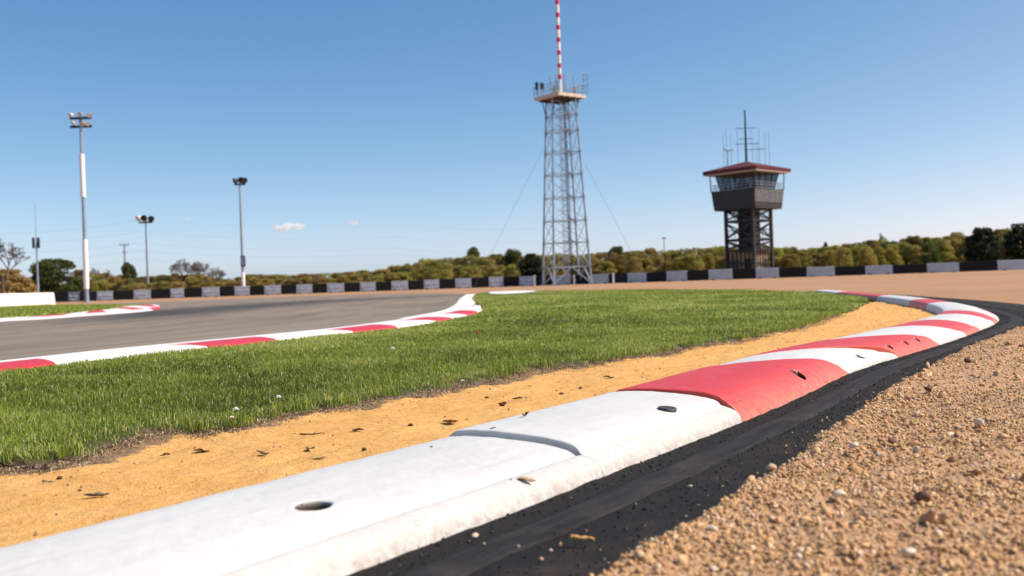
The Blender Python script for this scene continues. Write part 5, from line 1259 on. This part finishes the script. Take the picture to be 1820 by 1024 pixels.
def clod(x, y, npx, mat, label, seed, cat='clod', z=None, name=None, group=None, flat=.7, place=None):
    p = (sandP(x, y) if z is None else G(x, y, z)) if place is None else place; r = px_size(p, npx)/2*(.8 if cat == 'pebble' else 1.); r_ = np.random.default_rng(seed)
    V_ = IV2.copy(); nz = fbm(V_[:, 0]*1.6+seed, V_[:, 1]*1.6+V_[:, 2]*1.9, 3, seed)*1.7; V_ = V_*(1+nz)[:, None]*np.array([1.1, .95, flat])
    a = r_.random()*6.28; V_ = np.stack([V_[:, 0]*math.cos(a)-V_[:, 1]*math.sin(a), V_[:, 0]*math.sin(a)+V_[:, 1]*math.cos(a), V_[:, 2]], 1)*r
    o = npmesh(name or cat, V_, IF2, mat, smooth=True); o.location = (float(p[0]), float(p[1]), float(p[2]+r*flat*.3)); return tag(o, label, cat, group)
def twig(x, y, npx, mat, label, seed, rz, place=None, r=.0014, cat='twig', bend=.3):
    p = sandP(x, y) if place is None else place; Lg = px_size(p, npx); r_ = random.Random(seed); pts = []
    for i in range(7): t = i/6-.5; pts.append((t*Lg, bend*Lg*(t*t-.1)+r_.uniform(-.03, .03)*Lg, r+.12*Lg*abs(t)*r_.random()))
    m = MB().path(pts, [r*(1.1-.1*k) for k in range(7)], 6); b0 = np.array(pts[3]); o = m.build('twig', mat, None, False); o.location = [float(q) for q in p]; o.rotation_euler = (0, 0, rz)
    MB().tube(b0, b0+np.array([.12*Lg, .16*Lg, .05*Lg]), r*.8, r*.5, 5).build('side_shoot', mat, o); return tag(o, label, cat)
lay_leaf(172, 884, 34, .26, .12, 'grey_bark', 'long grey curled leaf nearest the bottom left on the sand', 1, .35, stalk=False)
twig(86, 857, 30, 'grey_bark', 'thin grey twig on the sand at the far left', 2, -.5)
clod(106, 850, 8, 'soil_clod', 'dark clod beside the thin grey twig at far left', 3)
clod(142, 873, 6, 'soil_clod', 'tiny dark clod between the grey twig and the long grey leaf', 4)
lay_leaf(294, 812, 15, .6, .3, 'dry_leaf', 'small reddish brown leaf touching the soil margin at the left', 5, .2)
lay_leaf(359, 807, 24, .45, .5, 'dry_leaf', 'curled reddish leaf, right of the small one on the soil margin', 6, .5)
lay_leaf(467, 809, 20, .4, .35, 'dark_leaf', 'dark curled leaf above the round hole of the kerb', 7, -.1)
lay_leaf(549, 803, 17, .7, .6, 'dry_leaf', 'brown leaf standing upright on the sand', 8, 1.0, tilt=.6)
lay_leaf(566, 817, 22, .35, .1, 'pale_leaf', 'pale tan leaf lying flat below the upright leaf', 9, .1)
twig(555, 773, 42, 'dark_leaf', 'curved dark twig on the sand close to the grass', 10, .1, bend=.5, r=.0022)
lay_leaf(636, 767, 20, .3, .15, 'dark_leaf', 'flat dark leaf right of the curved dark twig', 11, -.1, stalk=False)
clod(647, 799, 8, 'soil_clod', 'dark clod by the inner edge of the near white kerb', 12)
clod(730, 757, 8, 'soil_clod', 'dark clod halfway along the sand left of the kerb joint', 13)
lay_leaf(801, 752, 26, .55, .1, 'dry_leaf', 'crumpled brown leaf on the sand above the kerb joint', 14, .15)
lay_leaf(893, 722, 15, .9, .4, 'dry_leaf', 'small chunky brown leaf on the sand beyond the kerb joint', 15, .8)
clod(865, 708, 8, 'soil_clod', 'small dark clod left of the chunky brown leaf', 16)
lay_leaf(919, 711, 18, .3, .2, 'dark_leaf', 'narrow dark leaf behind the chunky brown leaf', 17, -.3, stalk=False)
clod(998, 701, 8, 'soil_clod', 'dark clod on the sand level with the first red block', 18)
lay_leaf(1082, 673, 18, .45, .3, 'dark_leaf', 'dark leaf on the sand behind the first red block', 19, .2)
clod(1032, 691, 7, 'soil_clod', 'tiny dark clod left of the leaf behind the red block', 20)
def kerbP(x, y, kind, dz=0.):
    return G(x, y, ktopz(x, y, kind, dz)[2])
pk = kerbP(934, 740, 'lip', .009); lay_leaf(934, 740, 12, .8, .5, 'dark_leaf', 'dark crumpled leaf on the inner edge of the white kerb', 22, .3, place=pk, stalk=False)
pk = kerbP(876, 764, 'lip', .009); lay_leaf(876, 764, 10, .4, .2, 'dark_leaf', 'dark leaf scrap on the white kerb just past the joint', 23, .1, place=pk, stalk=False)
pk = kerbP(767, 795, 'lip', -.005); clod(767, 795, 5, 'soil_clod', 'black speck of soil on the white kerb before the joint', 24, place=pk)
pk = kerbP(935, 858, 'lip', .0); lay_leaf(935, 858, 32, .26, .2, 'pale_leaf', 'tan winged seed lying on the lip of the near white kerb', 25, -.35, cat='seed', place=pk)
pk = kerbP(908, 853, 'lip', .0); clod(908, 853, 5, 'soil_clod', 'black speck beside the tan winged seed', 26, place=pk)
clod(844, 953, 14, 'quartz', 'white pebble on the black strip beside the near kerb', 27, 'pebble', .008, group=None)
clod(860, 967, 7, 'rock_tan', 'small tan pebble next to the white pebble on the black strip', 28, 'pebble', .008)
clod(921, 972, 8, 'rock_tan', 'tan pebble on the grey rubber band near the bottom edge', 29, 'pebble', .012)
clod(979, 979, 8, 'quartz', 'pale pebble on the black strip below the orange twig', 30, 'pebble', .004)
clod(962, 994, 10, 'rock_tan', 'tan pebble lowest on the black strip', 31, 'pebble', .004)
twig(1036, 963, 40, 'twig_orange', 'orange splinter of wood on the black strip by the gravel', 32, -.35, place=G(1036, 963, .008), r=.0052, bend=.08, cat='splinter')
clod(1370, 832, 18, 'rock_tan', 'tan pebble perched on the edge of the gravel', 33, 'pebble', .052)
clod(1491, 879, 22, 'quartz', 'white pebble in the middle of the near gravel', 34, 'pebble', .055)
clod(1641, 885, 30, 'rock_brown', 'dark brown stone in the near gravel on the right', 35, 'pebble', .06)
clod(1517, 793, 20, 'quartz', 'pale stone in the gravel above the white pebble', 36, 'pebble', .055)
clod(1740, 752, 22, 'quartz', 'pale stone at the right side of the gravel', 37, 'pebble', .055)
clod(1585, 785, 16, 'rock_brown', 'dark stone in the gravel right of the pale stone', 38, 'pebble', .055)
clod(1615, 983, 24, 'quartz', 'pale stone low in the right corner gravel', 39, 'pebble', .06)
clod(1650, 691, 16, 'rock_brown', 'dark clod of earth on the gravel near the black strip', 40, 'pebble', .05)
clod(1722, 643, 14, 'rock_brown', 'dark clod of earth farthest up the gravel', 41, 'pebble', .045)
# on the grass: clover heads and one leaf
def clover(x, y, npx, label, seed):
    p = G(x, y, .055 if x < 800 else .028); r = px_size(p, npx)/2; e = empty('clover_flower', (p[0], p[1], 0)); r_ = np.random.default_rng(seed); m = MB()
    for _ in range(46):
        d = r_.normal(size=3); d /= np.linalg.norm(d); d[2] = abs(d[2])*.9-.15; q = np.array([0, 0, p[2]])+d*r*.55; m.tube(q, q+d*r*.55, r*.16, r*.10, 4)
    m.build('flower_head', 'petal', e); MB().tube((0, 0, 0), (0, 0, p[2]), .0012).build('stem', 'leaf_green', e); tag(e, label, 'clover flower', 'clover flowers in the lawn')
clover(419, 728, 11, 'white clover flower nearest the bottom edge of the lawn', 1)
clover(412, 742, 7, 'smaller clover flower just below the nearest white one', 2)
clover(495, 706, 9, 'white clover flower right of the nearest one', 3)
clover(698, 620, 8, 'small white clover flower in the middle of the lawn', 4)
clover(822, 677, 7, 'white clover flower close to the soil margin', 5)
lay_leaf(850, 592, 12, .7, .5, 'dry_leaf', 'single orange brown leaf lying on the lawn', 60, .8, place=G(850, 592, .06), tilt=.5)
for k_, pr in PROTO.items():
    if pr[1] == 0:
        for c_ in list(pr[0].children): bpy.data.objects.remove(c_)
        bpy.data.objects.remove(pr[0])
